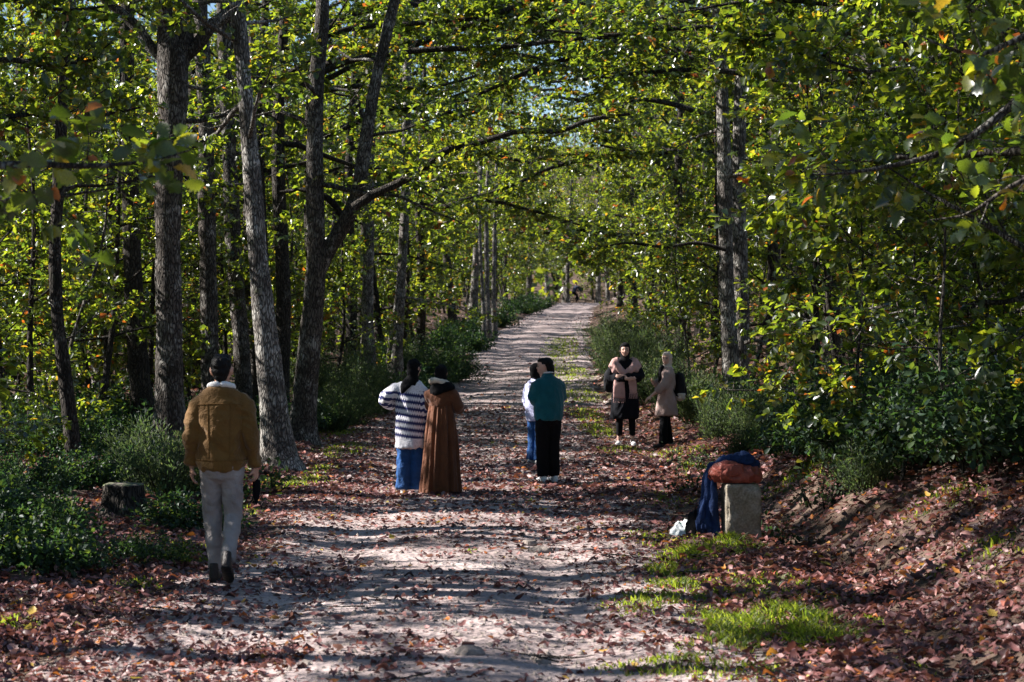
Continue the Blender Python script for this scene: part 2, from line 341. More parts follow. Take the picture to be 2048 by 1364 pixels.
class Grow:
    def __init__(s, seed): s.rng = np.random.default_rng(seed); s.limbs = []; s.twb = []; s.twd = []; s.twl = []
    def sub(s, P, dens, s0=.2, subL=(.5, 1.2), ntw=2):
        rng = s.rng; L = np.linalg.norm(np.diff(P, axis=0), axis=1).sum(); T = unit(np.gradient(P, axis=0))
        for k in range(max(2, int(L * dens))):
            f = s0 + (1 - s0) * rng.random() ** .8; i = min(int(f * (len(P) - 1)), len(P) - 2); p = P[i] + (P[i + 1] - P[i]) * (f * (len(P) - 1) - i)
            d = unit(T[i] * .55 + unit(rng.normal(0, 1, 3) * np.array([1, 1, .55])) + np.array([0, 0, .1]))
            sl = rng.uniform(*subL) * (1.15 - .45 * f); n = 5; Q = bpath(rng, p, d, sl, n, .28, .0)
            s.limbs.append((Q[[0, 2, 3, 5]], np.linspace(.006 + .006 * sl, .003, 4), 4))
            Tq = unit(np.gradient(Q, axis=0))
            for j in range(1, n + 1):
                for _ in range(ntw + (j == n)):
                    s.twb.append(Q[j]); s.twd.append(Tq[j] * .5 + unit(rng.normal(0, 1, 3) * np.array([1, 1, .6]))); s.twl.append(rng.uniform(.12, .34))
    def crown(s, P, R, z0, nl, Lmax, dens=3.0, lift=(.0, .9), bias=None, top=.5, ntw=2, subL=(.5, 1.2), ztop=None):
        rng = s.rng; zmax = P[-1, 2] if ztop is None else ztop
        for i in range(nl):
            u = (i + rng.random()) / nl; z = z0 + (zmax - z0) * u; k = int(np.clip(np.searchsorted(P[:, 2], z), 1, len(P) - 1)); p = P[k]; r = R[k]
            az = i * 2.4 + rng.normal(0, .5); d = np.array([math.cos(az), math.sin(az), 0])
            if bias is not None: d = unit(d + np.array([bias[0], bias[1], 0]))
            el = lift[0] + (lift[1] - lift[0]) * u + rng.normal(0, .15)
            L = Lmax * (1 - (1 - top) * u) * rng.uniform(.65, 1.15); n = max(5, int(L / .35))
            Q = bpath(rng, p, d * math.cos(el) + np.array([0, 0, math.sin(el)]), L, n, .16, .015)
            s.limbs.append((Q, np.linspace(min(r * .55, .018 + .012 * L), .006, n + 1), 6)); s.sub(Q, dens, subL=subL, ntw=ntw)
    def wood(s, trunk=None, n=14, noise=.08, mat=None, name='trunk', twigs=True):
        parts = []
        if trunk: parts.append(tubes(trunk, n, noise))
        for k in (6, 4):
            l = [(P, R) for P, R, kk in s.limbs if kk == k]
            if l: parts.append(tubes(l, 3 if k == 4 else 5))
        if s.twb:
            B = np.array(s.twb); D = unit(np.array(s.twd)) * np.array(s.twl)[:, None]
            o = np.array([(.0028, 0, 0), (-.0015, .0025, 0), (-.0015, -.0025, 0)])
            V = np.concatenate([B[:, None] + o * 1.2, B[:, None] + D[:, None] * .9], 1); q = np.array([(0, 1, 3), (1, 2, 3), (2, 0, 3)])
            twv, twf = V.reshape(-1, 3), (q[None] + (np.arange(len(B)) * 4)[:, None, None]).reshape(-1, 3)
        off = 0; VV, FF = [], []
        for v, f in parts: VV.append(v); FF.append(f + off); off += len(v)
        FF = [np.concatenate(FF)]
        if s.twb and twigs: VV.append(twv); FF.append(twf + off)
        return mesh(name, np.concatenate(VV), FF, mat, smooth=True)
    def foliage(s, per, tpl, size=.105, tints=(.15, .85), red=.05, mat=None, name='crown', flat=.9, droop=.12, keep=None):
        rng = s.rng; B = np.array(s.twb); D = unit(np.array(s.twd)); L = np.array(s.twl)
        clus = fbm(B[:, 0] * .8, B[:, 1] * .8, B[:, 2] * .8, 5, 2)
        sel = rng.random(len(B)) < np.clip(.78 + .7 * clus, .12, 1)
        if keep is not None: sel &= keep(B)
        B, D, L, clus = B[sel], D[sel], L[sel], clus[sel]
        i = np.repeat(np.arange(len(B)), per); n = len(i); t = 1 - .65 * rng.random(n) ** 1.7
        P = B[i] + D[i] * (L[i] * t)[:, None] + rng.normal(0, .012, (n, 3))
        tn = unit(np.array([0, 0, flat]) + rng.normal(0, .42, (len(B), 3)))[i]          # the leaves of one twig fan out in one tilted plane
        rv = rng.normal(0, 1, (n, 3)); rv = unit(rv - tn * (rv * tn).sum(1, keepdims=True)); A = unit(D[i] * .75 + rv * .85 + rng.normal(0, .2, (n, 3)) - np.array([0, 0, droop]))
        Nn = unit(tn + rng.normal(0, .3, (n, 3)))
        S = size * rng.uniform(.45, 1.3, n)
        tint = np.clip(rng.normal(.35, .22, n) + .12 * clus[i], 0, .84)
        rb = rng.random(len(B)) < red * .3; rl = rng.random(n) < red * .35
        isr = (rb[i] & (rng.random(n) < .7)) | rl; tint[isr] = rng.uniform(.86, 1, isr.sum())
        return leaves(tpl, P, A, Nn, S, tint, mat, name)

def add_tree(name, label, loc, wood_me, crown_me, group=None, rz=0, sc_=1.0, cat='tree'):
    t = thing(name, label, cat, loc, rz, group, sc_)
    link('trunk', wood_me, t)
    if crown_me: props(link('crown', crown_me, t), kind='stuff')
    return t
def copy_tree(src, loc, rz, s, label=None, group=None):
    c = src.copy(); COL.objects.link(c); c.location = loc; c.rotation_euler = (0, 0, rz); c.scale = (s, s, s * random.uniform(.94, 1.08))
    if label: c['label'] = label
    if group: c['group'] = group
    for ch in src.children:
        d = ch.copy(); COL.objects.link(d); d.parent = c
    return c

def flare(P, R, amt=.55, h=.28):
    z = P[:, 2] - P[0, 2]; return R * (1 + amt * np.exp(-z / h))

# ------------------------------------------------------------------ hand-placed trees: stems traced as (pixel x, pixel y, half width in pixels) at depth Y
def stem(pts, Y, extra=None, n=40, dY=None):
    P = [Wd(px, py, Y + (0 if dY is None else dY[i])) for i, (px, py, w) in enumerate(pts)]; R = [w * Y / F for *_, w in pts]
    if extra:
        for dx, dy, dz, r in extra: P.append(P[-1] + np.array([dx, dy, dz])); R.append(r)
    return resample(np.array(P), np.array(R), n)

def named_tree(name, label, stems, seed, crown_z, ztop, nl, Lmax, dens, per=8, mat='bark', bias=None, boughs=(), red=.05, size=.105, ntw=2, lift=(0, .8), keep=None, tpl=None, group=None):
    """stems[0] is the main stem; the thing sits at its foot"""
    g = Grow(seed); base = stems[0][0][0].copy(); base[2] = float(gz(base[0], base[1])) - .06
    loc = [(P - base, (flare(P, R) if i == 0 else R)) for i, (P, R) in enumerate(stems)]
    loc[0][0][0, 2] = min(loc[0][0][0, 2], 0)
    for i, (P, R) in enumerate(loc): g.crown(P, R, crown_z if i == 0 else P[0, 2] + .8, nl if i == 0 else max(3, nl // 2), Lmax * (1 if i == 0 else .75), dens, bias=bias, ztop=ztop, ntw=ntw, lift=lift)
    bl = []
    for P, R, d in boughs:
        P = P - base; bl.append((P, R)); g.sub(P, d, .15, (.45, 1.1), ntw)
    k = None if keep is None else (lambda B: keep(B + base))
    t = thing(name, label, 'tree', base, 0, group)
    link('trunk', g.wood(loc, 16, .09, M[mat]), t)
    for P, R in bl: v, f = tubes([(P, R)], 10, .1, seed); link('bough', mesh('bough', v, f, M['bark_dark'], smooth=True), t)
    props(link('crown', g.foliage(per, tpl or LEAF_MID, size, red=red, mat=M['oak_leaf'], keep=k), t), kind='stuff')
    return t

UP = lambda dx, dy, h, r: [(dx * .3, dy * .3, h * .33, r * 1.0), (dx * .3, dy * .3, h * .33, r * .7), (dx * .4, dy * .4, h * .34, r * .25)]

tree_slim = named_tree('oak_tree', 'dark slim oak with a kinked lower stem, left of the stump',
    [stem([(152, 955, 17), (140, 830, 15), (128, 740, 14), (114, 620, 13), (110, 500, 12.5), (116, 380, 12), (124, 230, 11), (131, 100, 10.5), (133, 0, 10)], 28.5, UP(.4, .2, 3.6, .06))], 11, 3.4, 9.5, 7, 2.3, 2.6, mat='bark_dark', size=.11)
tree_main = named_tree('oak_tree', 'stout straight oak forking high up, left of the person in mustard',
    [stem([(342, 905, 33), (340, 800, 29), (338, 640, 27), (336, 500, 26), (338, 380, 27), (344, 260, 28), (346, 180, 31), (344, 110, 33), (332, 40, 19), (326, 0, 17)], 31, UP(-.3, .3, 4.5, .10)),
     stem([(356, 130, 22), (368, 60, 19), (366, 0, 18)], 31, UP(.6, -.3, 4.2, .09)),
     stem([(330, 120, 12), (302, 95, 12), (278, 60, 11), (248, 30, 10), (205, -5, 9)], 31, UP(-1.2, -.4, 2.2, .05)),
     stem([(362, 120, 15), (392, 92, 14), (420, 55, 13), (455, 28, 12), (500, -10, 11)], 31, UP(1.2, .3, 2.4, .06))],
    12, 4.6, 10.5, 9, 2.8, 2.6, mat='bark', size=.11)
tree_lean = named_tree('oak_tree', 'pale grey leaning oak with a broad foot, right of the person in mustard',
    [stem([(562, 950, 34), (553, 860, 31), (541, 760, 27), (528, 640, 23), (517, 520, 20), (507, 400, 18.5), (498, 280, 17.5), (488, 150, 16), (472, 0, 15)], 29.7, UP(-.9, .5, 4, .09))], 13, 4.0, 10, 8, 2.6, 2.6, mat='bark_pale', size=.11)
tree_twin = named_tree('oak_tree', 'forked oak whose right limb leans out over the track, behind the striped sweater',
    [stem([(603, 900, 27), (610, 800, 25), (619, 700, 23), (628, 600, 22), (632, 500, 19), (630, 400, 18), (630, 300, 17), (634, 160, 15), (645, 20, 14)], 35, UP(-.2, .3, 4.2, .1)),
     stem([(632, 560, 13), (655, 505, 16), (690, 445, 16), (712, 395, 14), (724, 330, 13.5), (738, 240, 13), (752, 160, 12), (775, 60, 11), (795, -20, 10)], 35, UP(.6, -.3, 3.2, .07))],
    14, 3.6, 10.5, 8, 2.8, 2.4, mat='bark', size=.11,
    boughs=[(*stem([(706, 415, 9), (745, 390, 8.5), (800, 365, 8.5), (850, 335, 8), (895, 300, 8), (960, 285, 6.5), (1040, 262, 6), (1120, 262, 5), (1180, 240, 5), (1260, 228, 3)], 34, None, 26), 4.2),
            (*stem([(690, 440, 6), (660, 400, 7), (610, 380, 5), (560, 385, 3)], 35.3, None, 12), 3.0)])
tree_e = named_tree('oak_tree', 'grey oak stem seen between the stout forked oak and the pale leaning one',
    [stem([(425, 880, 19), (420, 700, 18), (416, 520, 17.5), (414, 400, 17), (412, 250, 16), (405, 100, 15), (400, 0, 14)], 38, UP(.2, .3, 4, .08))], 15, 3.6, 11, 7, 2.4, 2.4, mat='bark')
tree_f = named_tree('oak_tree', 'straight grey oak whose stem rises close behind the pale leaning one',
    [stem([(492, 870, 17), (486, 740, 17), (472, 560, 16.5), (463, 420, 16), (459, 320, 15), (452, 150, 14), (446, 0, 13)], 41, UP(-.2, .3, 4, .09))], 16, 4.2, 12, 6, 2.4, 2.4, mat='bark')
tree_g = named_tree('oak_tree', 'dark thick-footed oak behind the stump, left of the stout forked oak',
    [stem([(292, 870, 24), (278, 740, 21), (270, 640, 20), (264, 480, 18), (258, 300, 16), (254, 130, 15), (256, 0, 14)], 36, UP(.2, .3, 4, .08))], 17, 3.5, 11, 7, 2.4, 2.4, mat='bark_dark')
tree_right = named_tree('oak_tree', 'double-stemmed oak with pale lit bark behind the stone post, right of the track',
    [stem([(1470, 812, 20), (1463, 740, 18), (1455, 620, 16), (1452, 500, 15), (1450, 380, 15), (1446, 250, 14), (1440, 100, 13), (1436, 0, 12)], 38, UP(-.3, .2, 4.2, .09)),
     stem([(1482, 812, 14), (1484, 700, 15), (1482, 560, 15), (1478, 430, 15), (1478, 300, 14), (1482, 150, 12), (1486, 0, 11)], 38.4, UP(.5, .2, 3.6, .08))],
    18, 4.0, 11, 9, 2.8, 2.8, mat='bark_pale', bias=(-.4, -.3),
    boughs=[(*stem([(1452, 500, 4), (1400, 486, 3.6), (1330, 494, 3), (1250, 486, 2.4), (1170, 505, 1.5)], 37, None, 16), 6.5)])
tree_k = named_tree('oak_tree', 'dark slim oak right of the double-stemmed one, foot hidden by heath',
    [stem([(1540, 800, 14), (1545, 680, 13), (1547, 560, 12.5), (1548, 400, 12), (1552, 200, 11), (1556, 0, 10)], 44, UP(.2, .2, 4, .09))], 19, 3.4, 12, 7, 2.5, 2.4, mat='bark_dark')
tree_l = named_tree('oak_tree', 'thin forked oak standing high among the leaves at upper right',
    [stem([(1795, 900, 13), (1790, 700, 12), (1778, 500, 11), (1764, 350, 10), (1748, 200, 10), (1735, 100, 9), (1722, 0, 8)], 30, UP(-.3, .2, 3, .06)),
     stem([(1770, 420, 6), (1785, 300, 6), (1775, 180, 6), (1760, 90, 5), (1750, 0, 5)], 30, UP(.3, .2, 2, .03))], 20, 2.6, 9, 8, 2.5, 2.8, mat='bark', tpl=LEAF_MID, size=.11, bias=(-.2, -.3))
tree_far1 = named_tree('oak_tree', 'pale mottled oak rising straight behind the round bushes left of the track',
    [stem([(738, 722, 13), (735, 640, 12), (736, 560, 11.5), (738, 450, 11), (740, 300, 10), (742, 100, 9)], 50, UP(.2, .2, 4, .09))], 21, 4.4, 14, 6, 2.8, 2.2, mat='bark_pale')
tree_far2 = named_tree('oak_tree', 'pale oak with a forked foot behind the two people seen from the back',
    [stem([(790, 725, 13), (796, 660, 12), (800, 590, 10), (806, 500, 9.5), (812, 350, 9), (815, 100, 8)], 54, UP(.2, .2, 4, .09)), stem([(776, 728, 5), (784, 660, 5), (795, 590, 5), (797, 545, 3)], 53.7, None, 12)], 22, 4.6, 14, 6, 2.8, 2.2, mat='bark_pale')
for i, (px, w, mt, lb) in enumerate([(968, 4, 'bark_pale', 'leftmost of three thin pale stems beside the far bend'), (977, 5.5, 'bark_pale', 'middle of three thin pale stems beside the far bend'), (989, 5, 'bark_pale', 'rightmost of three thin pale stems beside the far bend')]):
    named_tree('oak_tree', lb, [stem([(px, 648 - i, w), (px - 2, 600, w * .95), (px - 5 + 2 * i, 550, w * .9), (px - 8 + 4 * i, 480, w * .8), (px - 8 + 5 * i, 380, w * .6)], 88 + i, UP(.2, .2, 4, .07))], 30 + i, 5.2, 16, 6, 3.0, 1.8, mat=mt, per=7, tpl=LEAF_FAR, size=.15)

# near oaks outside the picture whose boughs hang into it
def near_oak(x, y, seed, label, boughs, nl, z0, H, lean, Lmax=2.6):
    g = Grow(seed); base = np.array([x, y, float(gz(x, y)) - .06])
    P, R = resample(np.array([(0, 0, 0), (lean * .2, .05, H * .3), (lean * .5, .1, H * .6), (lean, .1, H)]), np.array([.2, .16, .12, .03]), 30); R = flare(P, R)
    if nl: g.crown(P, R, z0, nl, Lmax, 2.6, lift=(.2, .9))
    t = thing('oak_tree', label, 'tree', base)
    link('trunk', g.wood([(P, R)], 14, .09, M['bark']), t)
    if nl: props(link('crown', g.foliage(8, LEAF_MID, .11, red=.05, mat=M['oak_leaf']), t), kind='stuff')
    return t, base
LEAFV = []
for k, (tn) in enumerate((.06, .15, .22, .3, .42, .55, .74, .88, .94, .98)):
    v, f = lobed(5, .34 + .02 * (k % 3), .25 + .12 * (k % 4), .2 + .12 * (k % 3), 40 + k)
    LEAFV.append(mesh('oak_leaf_%d' % k, v, f, M['oak_leaf'], np.full(len(v), tn)))
def leaf_bough(t, base, P, R, seed, ntw, lpt, size, wts, subs=10, subL=(.3, .7)):
    """a bough whose leaves are single parts"""
    rng = np.random.default_rng(seed); g = Grow(seed); Q, R = resample(np.array(P) - base, np.array(R), 24)
    tl = [(Q, R)]; tips = []
    for k in range(subs):
        f = rng.uniform(.3, 1); i = int(f * 22); d = unit(unit(Q[i + 1] - Q[i]) * .7 + rng.normal(0, .5, 3)); S = bpath(rng, Q[i], d, rng.uniform(*subL), 5, .25, 0.)
        tl.append((S, np.linspace(.005, .002, 6)))
        for j in range(ntw): tips.append((S[rng.integers(2, 6)], d))
    v, f = tubes(tl, 6, .05); link('bough', mesh('bough', v, f, M['bark'], smooth=True), t)
    for p, d in tips:
        for _ in range(lpt):
            a = unit(d * .5 + rng.normal(0, .7, 3) * np.array([1, 1, .6]) - np.array([0, 0, .2])); nn = unit(np.array([0, 0, .8]) + rng.normal(0, .55, 3)); sd = unit(np.cross(nn, a)); nn = np.cross(a, sd)
            o = link('leaf', LEAFV[rng.choice(10, p=wts)], t); s = size * rng.uniform(.7, 1.25); q = p + rng.normal(0, .03, 3)
            o.matrix_local = Matrix(((a[0] * s, sd[0] * s, nn[0] * s, q[0]), (a[1] * s, sd[1] * s, nn[1] * s, q[1]), (a[2] * s, sd[2] * s, nn[2] * s, q[2]), (0, 0, 0, 1)))
WG = np.array([.2, .16, .14, .12, .1, .1, .06, .05, .04, .03]); WG = WG / WG.sum()
t, b = near_oak(-4.4, 9.6, 51, 'oak off the left edge whose dark-leaved bough hangs across the slim trunks', None, 9, 3.6, 9.0, -.3)
leaf_bough(t, b, [b + (.1, 0, 2.7), Wd(-120, 345, 10), Wd(40, 328, 10), Wd(180, 332, 10), Wd(300, 322, 10), Wd(380, 300, 9.8)], [.04, .028, .018, .013, .008, .004], 61, 2, 5, .125, WG, 16, (.25, .55))
leaf_bough(t, b, [b + (.1, .1, 2.5), Wd(-100, 380, 11), Wd(60, 400, 11), Wd(170, 385, 11), Wd(260, 372, 11)], [.03, .02, .012, .008, .003], 62, 2, 4, .12, WG, 8, (.2, .5))
t, b = near_oak(4.6, 12.5, 52, 'oak off the right edge with a bare curving bough and big lobed leaves', None, 8, 3.4, 8.5, .3)
leaf_bough(t, b, [b + (-.05, 0, 2.6), Wd(2100, 150, 13), Wd(2010, 222, 13), Wd(1950, 268, 13), Wd(1870, 310, 13), Wd(1790, 330, 13), Wd(1700, 345, 13), Wd(1620, 350, 13)], [.05, .035, .026, .024, .02, .015, .01, .004], 63, 2, 5, .125, WG, 20, (.3, .7))
leaf_bough(t, b, [b + (-.05, 0, 3.0), Wd(2120, 40, 11), Wd(2030, 80, 11), Wd(1960, 110, 11), Wd(1880, 90, 11), Wd(1820, 60, 11)], [.04, .025, .015, .012, .008, .003], 64, 2, 5, .13, WG, 12, (.25, .6))
leaf_bough(t, b, [b + (-.05, 0, 1.9), Wd(2110, 330, 12.5), Wd(2010, 380, 12.5), Wd(1930, 430, 12.5), Wd(1860, 440, 12.5)], [.03, .02, .014, .008, .003], 65, 2, 5, .12, WG, 12, (.3, .6))

# big leafy oaks on the right-hand bank, stems outside the picture
for i, (x, y, H, lb) in enumerate([(4.9, 15.6, 7.5, 'low oak nearest to us on the right-hand bank, leaves hanging over the litter'), (5.6, 19.0, 8.5, 'bushy low-branched oak on the bank filling the right edge'), (6.6, 24.5, 9.5, 'dense oak standing on the bank behind the right-hand boughs'), (6.3, 28.0, 8.0, 'leafy oak on the bank whose low boughs hide the double-stemmed oak\'s right side'), (8.2, 33.0, 10.0, 'broad leafy oak in the second row on the right-hand bank'), (7.4, 21.0, 9.0, 'dark dense oak closing the wood above the bank')]):
    g = Grow(70 + i); base = np.array([x, y, float(gz(x, y)) - .06])
    P, R = resample(np.array([(0, 0, 0), (-.1, .05, H * .3), (-.3, .1, H * .6), (-.5, .1, H)]), np.array([.17, .14, .1, .02]), 30); R = flare(P, R)
    g.crown(P, R, .7, 21, 3.1, 3.3, lift=(-.12, .8), bias=(-.75, -.1), top=.75)
    add_tree('oak_tree', lb, base, g.wood([(P, R)], 14, .09, M['bark']), g.foliage(9, LEAF_MID, .105, red=.05, mat=M['oak_leaf']))

# ------------------------------------------------------------------ oaks of the wood: a few grown, the rest copies
random.seed(4)
VAR = []
for i in range(6):
    g = Grow(100 + i); rng = g.rng; H = [11, 12.5, 10, 13, 11.5, 9][i]; r0 = [.17, .2, .13, .22, .15, .11][i]; w = rng.normal(0, .25, (4, 2))
    pts = np.array([(0, 0, 0), (*w[0] * .5, H * .2), (*(w[0] + w[1] * .5), H * .45), (*(w[0] + w[1]), H * .7), (*(w[0] + w[1] + w[2]), H)])
    P, R = resample(pts, np.array([r0, r0 * .82, r0 * .66, r0 * .45, .02]), 26); R = flare(P, R, .5)
    g.crown(P, R, [2.2, 2.8, 1.5, 3.0, 1.8, 1.2][i], 19, 3.0, 2.8, top=.45, ntw=2)
    wm = g.wood([(P, R)], 10, .08, M[['bark', 'bark_dark', 'bark_dark', 'bark_pale', 'bark', 'bark_dark'][i]]); cm = g.foliage(8, LEAF_MID, .12, red=.05, mat=M['oak_leaf'])
    VAR.append((wm, cm))
SAP = []
for i in range(4):
    g = Grow(140 + i); rng = g.rng; H = [4.6, 5.6, 3.6, 6.5][i]; r0 = [.035, .05, .028, .06][i]; w = rng.normal(0, .18, (4, 2))
    pts = np.array([(0, 0, 0), (*w[0], H * .3), (*(w[0] + w[1]), H * .6), (*(w[0] + w[1] + w[2]), H)])
    P, R = resample(pts, np.array([r0, r0 * .8, r0 * .55, .006]), 20)
    g.crown(P, R, .7, 14, 1.5, 3.6, top=.5, subL=(.3, .8))
    SAP.append((g.wood([(P, R)], 8, .05, M['bark_dark' if i % 2 else 'bark']), g.foliage(7, LEAF_MID, .105, tints=(.3, .9), red=.08, mat=M['oak_leaf'])))

protos = {}
def place(kind, x, y, rz, s, label, group):
    key = id(kind); z = float(gz(x, y)) - .05
    if key not in protos: protos[key] = add_tree('oak_sapling' if kind in SAP else 'oak_tree', label, (x, y, z), kind[0], kind[1], group, rz, s); return protos[key]
    return copy_tree(protos[key], (x, y, z), rz, s, label, group)

rng = np.random.default_rng(8); used = []
def free(x, y, d):
    for a, b_ in used:
        if (a - x) ** 2 + (b_ - y) ** 2 < d * d: return False
    used.append((x, y)); return True
for o in list(COL.objects):
    if o.name.startswith('oak_tree'): used.append((o.location.x, o.location.y))
def scatter(n, xr, yr, d, kinds, label, group, ok=lambda x, y: True, s=(.85, 1.15)):
    c = 0
    for _ in range(n * 14):
        y = rng.uniform(*yr); x = rng.uniform(*xr(y))
        if not ok(x, y) or not free(x, y, d): continue
        place(kinds[rng.integers(len(kinds))], x, y, rng.uniform(0, 6.28), rng.uniform(*s), label, group); c += 1
        if c >= n: break
# outside the picture on the sunny side: tall oaks added to shade the bank, then oaks dappling the track
TALL = []
for i in range(2):
    g = Grow(170 + i); H = 15.5; w = g.rng.normal(0, .3, (3, 2)); P, R = resample(np.array([(0, 0, 0), (*w[0], H * .4), (*(w[0] + w[1]), H * .75), (*(w[0] + w[1] + w[2]), H)]), np.array([.24, .18, .11, .02]), 28); R = flare(P, R)
    g.crown(P, R, 7.5, 20, 3.6, 2.8, top=.5); TALL.append((g.wood([(P, R)], 10, .08, M['bark']), g.foliage(8, LEAF_MID, .13, red=.05, mat=M['oak_leaf'])))
for i, (x, y) in enumerate([(-8.0, 21.5), (-10.5, 18.0), (-12.5, 23), (-8.6, 26.5), (-12.0, 28.5), (-7.0, 16.2), (-12.5, 14.2), (-10.2, 24.4)]):
    used.append((x, y)); place(TALL[i % 2], x, y, i * 1.3, 1.0, 'unseen tall oak added outside the picture on the left to shade the right-hand bank', 'tall oaks added outside the picture on the left')
scatter(18, lambda y: (-15, -.25 * y - 2.6), (2, 38), 2.9, VAR[:5], 'oak standing outside the picture on the left, its shade dappling the track', 'oaks outside the picture on the left')
scatter(8, lambda y: (.25 * y + 4.2, .25 * y + 9), (4, 32), 3.4, VAR, 'oak standing on the bank outside the picture on the right', 'oaks outside the picture on the right')
# the wood seen left and right of the track
scatter(44, lambda y: (-.27 * y - 5, Lx(y) - 2.0), (39, 82), 3.8, VAR, 'oak standing deep in the wood left of the track', 'oaks of the wood left of the track')
scatter(34, lambda y: (Rx(y) + 3.0, .27 * y + 5), (40, 82), 3.3, VAR, 'oak standing deep in the wood right of the track', 'oaks of the wood right of the track')
scatter(40, lambda y: (-.26 * y - 3, Lx(y) - 1.6), (82, 150), 4.3, VAR, 'far oak in the wood left of the track towards its bend', 'far oaks left of the track', s=(1.0, 1.35))
scatter(40, lambda y: (Rx(y) + 1.6, .26 * y + 8), (82, 150), 4.3, VAR, 'far oak in the wood right of the track towards its bend', 'far oaks right of the track', s=(1.0, 1.35))
scatter(22, lambda y: (Lx(y) - 30, Lx(y) - 1.8), (150, 230), 5.0, VAR, 'oak beyond the far bend of the track', 'oaks beyond the bend', s=(1.1, 1.5))
scatter(22, lambda y: (Rx(y) + 1.8, Rx(y) + 30), (150, 230), 5.0, VAR, 'oak beyond the far bend of the track', 'oaks beyond the bend', s=(1.1, 1.5))
scatter(26, lambda y: (Lx(y) - 8, Rx(y) + 8), (236, 262), 3.5, VAR, 'oak closing the view beyond the bend', 'oaks closing the view', s=(1.2, 1.6))
for x, y, k in [(-6.3, 17.3, 2), (-6.9, 19.6, 0), (-5.9, 15.3, 2), (-5.5, 18.7, 2), (-5.1, 16.6, 2), (-5.7, 20.6, 2)]: place(SAP[k], x, y, 1.0 * k, 1.0 if x < -5.8 else .62, 'unseen young oak added outside the picture on the left to shade the brambles', 'young oaks added outside the picture')  # unseen saplings added to keep sun off the brambles
# saplings
SL = 'young thin-stemmed oak with bright leaves among the trunks on the left'; SG = 'saplings among the left-hand trunks'
for px, Y, k, s in [(10, 29, 1, .8), (62, 30, 3, .9), (98, 31.5, 0, 1.1), (190, 33, 3, 1.0), (216, 37, 1, 1.1), (300, 40, 3, 1.0), (-20, 34, 3, 1.1), (385, 43, 1, 1.1), (455, 45, 3, .9), (560, 44, 0, 1.2), (660, 47, 1, 1.0), (30, 40, 3, 1.1), (130, 42, 1, 1.2), (240, 46, 3, 1.0)]:
    x = (px - CX) * Y / F; place(SAP[k], x, Y, rng.uniform(0, 6.28), s, SL, SG)
scatter(70, lambda y: (-.27 * y - 1, Lx(y) - 1.5), (36, 85), 1.5, SAP, 'young oak under the taller trees left of the track', 'young oaks left of the track', s=(.8, 1.2))
scatter(70, lambda y: (Rx(y) + 2.0, .27 * y + 1), (33, 85), 1.5, SAP, 'young oak under the taller trees right of the track', 'young oaks right of the track', s=(.8, 1.2))
for px, Y, k, s in [(1640, 27, 1, .95), (1760, 24.5, 0, 1.0), (1900, 26, 3, .9), (1990, 22.5, 0, .9), (1840, 22.5, 2, .9), (1600, 32, 2, 1.1), (1385, 41, 0, .9), (1690, 31, 3, .9), (1800, 19.5, 2, .8), (1930, 18.5, 2, .9), (2020, 19.5, 0, .8), (1720, 22, 2, .85), (1880, 24, 1, .9)]:
    x = (px - CX) * Y / F; place(SAP[k], x, Y, rng.uniform(0, 6.28), s, 'young oak leafing low on the bank behind the stone post', 'young oaks on the bank')
scatter(16, lambda y: (Lx(y) - 9, Lx(y) - 2.2), (72, 125), 1.8, SAP, 'young oak by the left verge towards the far bend', 'young oaks by the far left verge', s=(1.1, 1.6))
scatter(18, lambda y: (Lx(y) - 9, Lx(y) - 1.9), (122, 175), 2.2, SAP, 'young oak hemming the track at its far end', 'young oaks at the far end', s=(1.2, 1.8))
scatter(26, lambda y: (Rx(y) + 1.6, Rx(y) + 9), (85, 175), 2.2, SAP, 'young oak hemming the track at its far end', 'young oaks at the far end', s=(1.2, 1.8))
# boughs arching over the track from oaks whose stems are lost among the leaves
def arch(px0, Y, pts, seed, label, dens=4.0, H=12.):
    x = (px0 - CX) * Y / F; base = np.array([x, Y, float(gz(x, Y)) - .06]); g = Grow(seed)
    P, R = resample(np.array([(0, 0, 0), (.05, .1, 2.5), (-.05, .1, 5.5), (.1, .2, 8.5), (.2, .2, H)]), np.array([.17, .14, .12, .08, .02]), 30); R = flare(P, R)
    g.crown(P, R, 4.5, 10 if H < 13 else 16, 3.4 if H < 13 else 4.5, 2.5, bias=(-.6 * np.sign(x), -.2))
    t = thing('oak_tree', label, 'tree', base)
    bs = []
    for q in pts:
        Q = np.array([Wd(a, b_, yy) for a, b_, yy, w in q]) - base; k = np.argmin(abs(P[:, 2] - Q[0, 2] + .5)); Q = np.concatenate([[P[k]], Q]); rr = np.array([q[0][3] * 1.3] + [w for *_, w in q]) * Y / F
        Q, rr = resample(Q, rr, 30); bs.append((Q, rr)); g.sub(Q, dens, .2, (.5, 1.3), 2)
    link('trunk', g.wood([(P, R)], 12, .08, M['bark_dark'], twigs=Y < 42), t)
    for Q, rr in bs: v, f = tubes([(Q, rr)], 10, .1, seed); link('bough', mesh('bough', v, f, M['bark_dark'], smooth=True), t)
    props(link('crown', g.foliage(8, LEAF_MID if Y < 36 else LEAF_FAR, .115 if Y < 36 else .125, red=.06, mat=M['oak_leaf']), t), kind='stuff')
arch(520, 42, [[(640, 130, 42, 8), (780, 105, 41, 8), (860, 78, 41, 7), (930, 55, 40, 6), (1060, 0, 40, 5), (1200, -60, 40, 3)], [(650, 160, 42, 6), (800, 90, 42, 5), (940, 82, 42, 5), (1060, 70, 42, 4), (1180, 20, 42, 3)]], 81, 'oak left of the track with two long thin boughs crossing the upper middle')
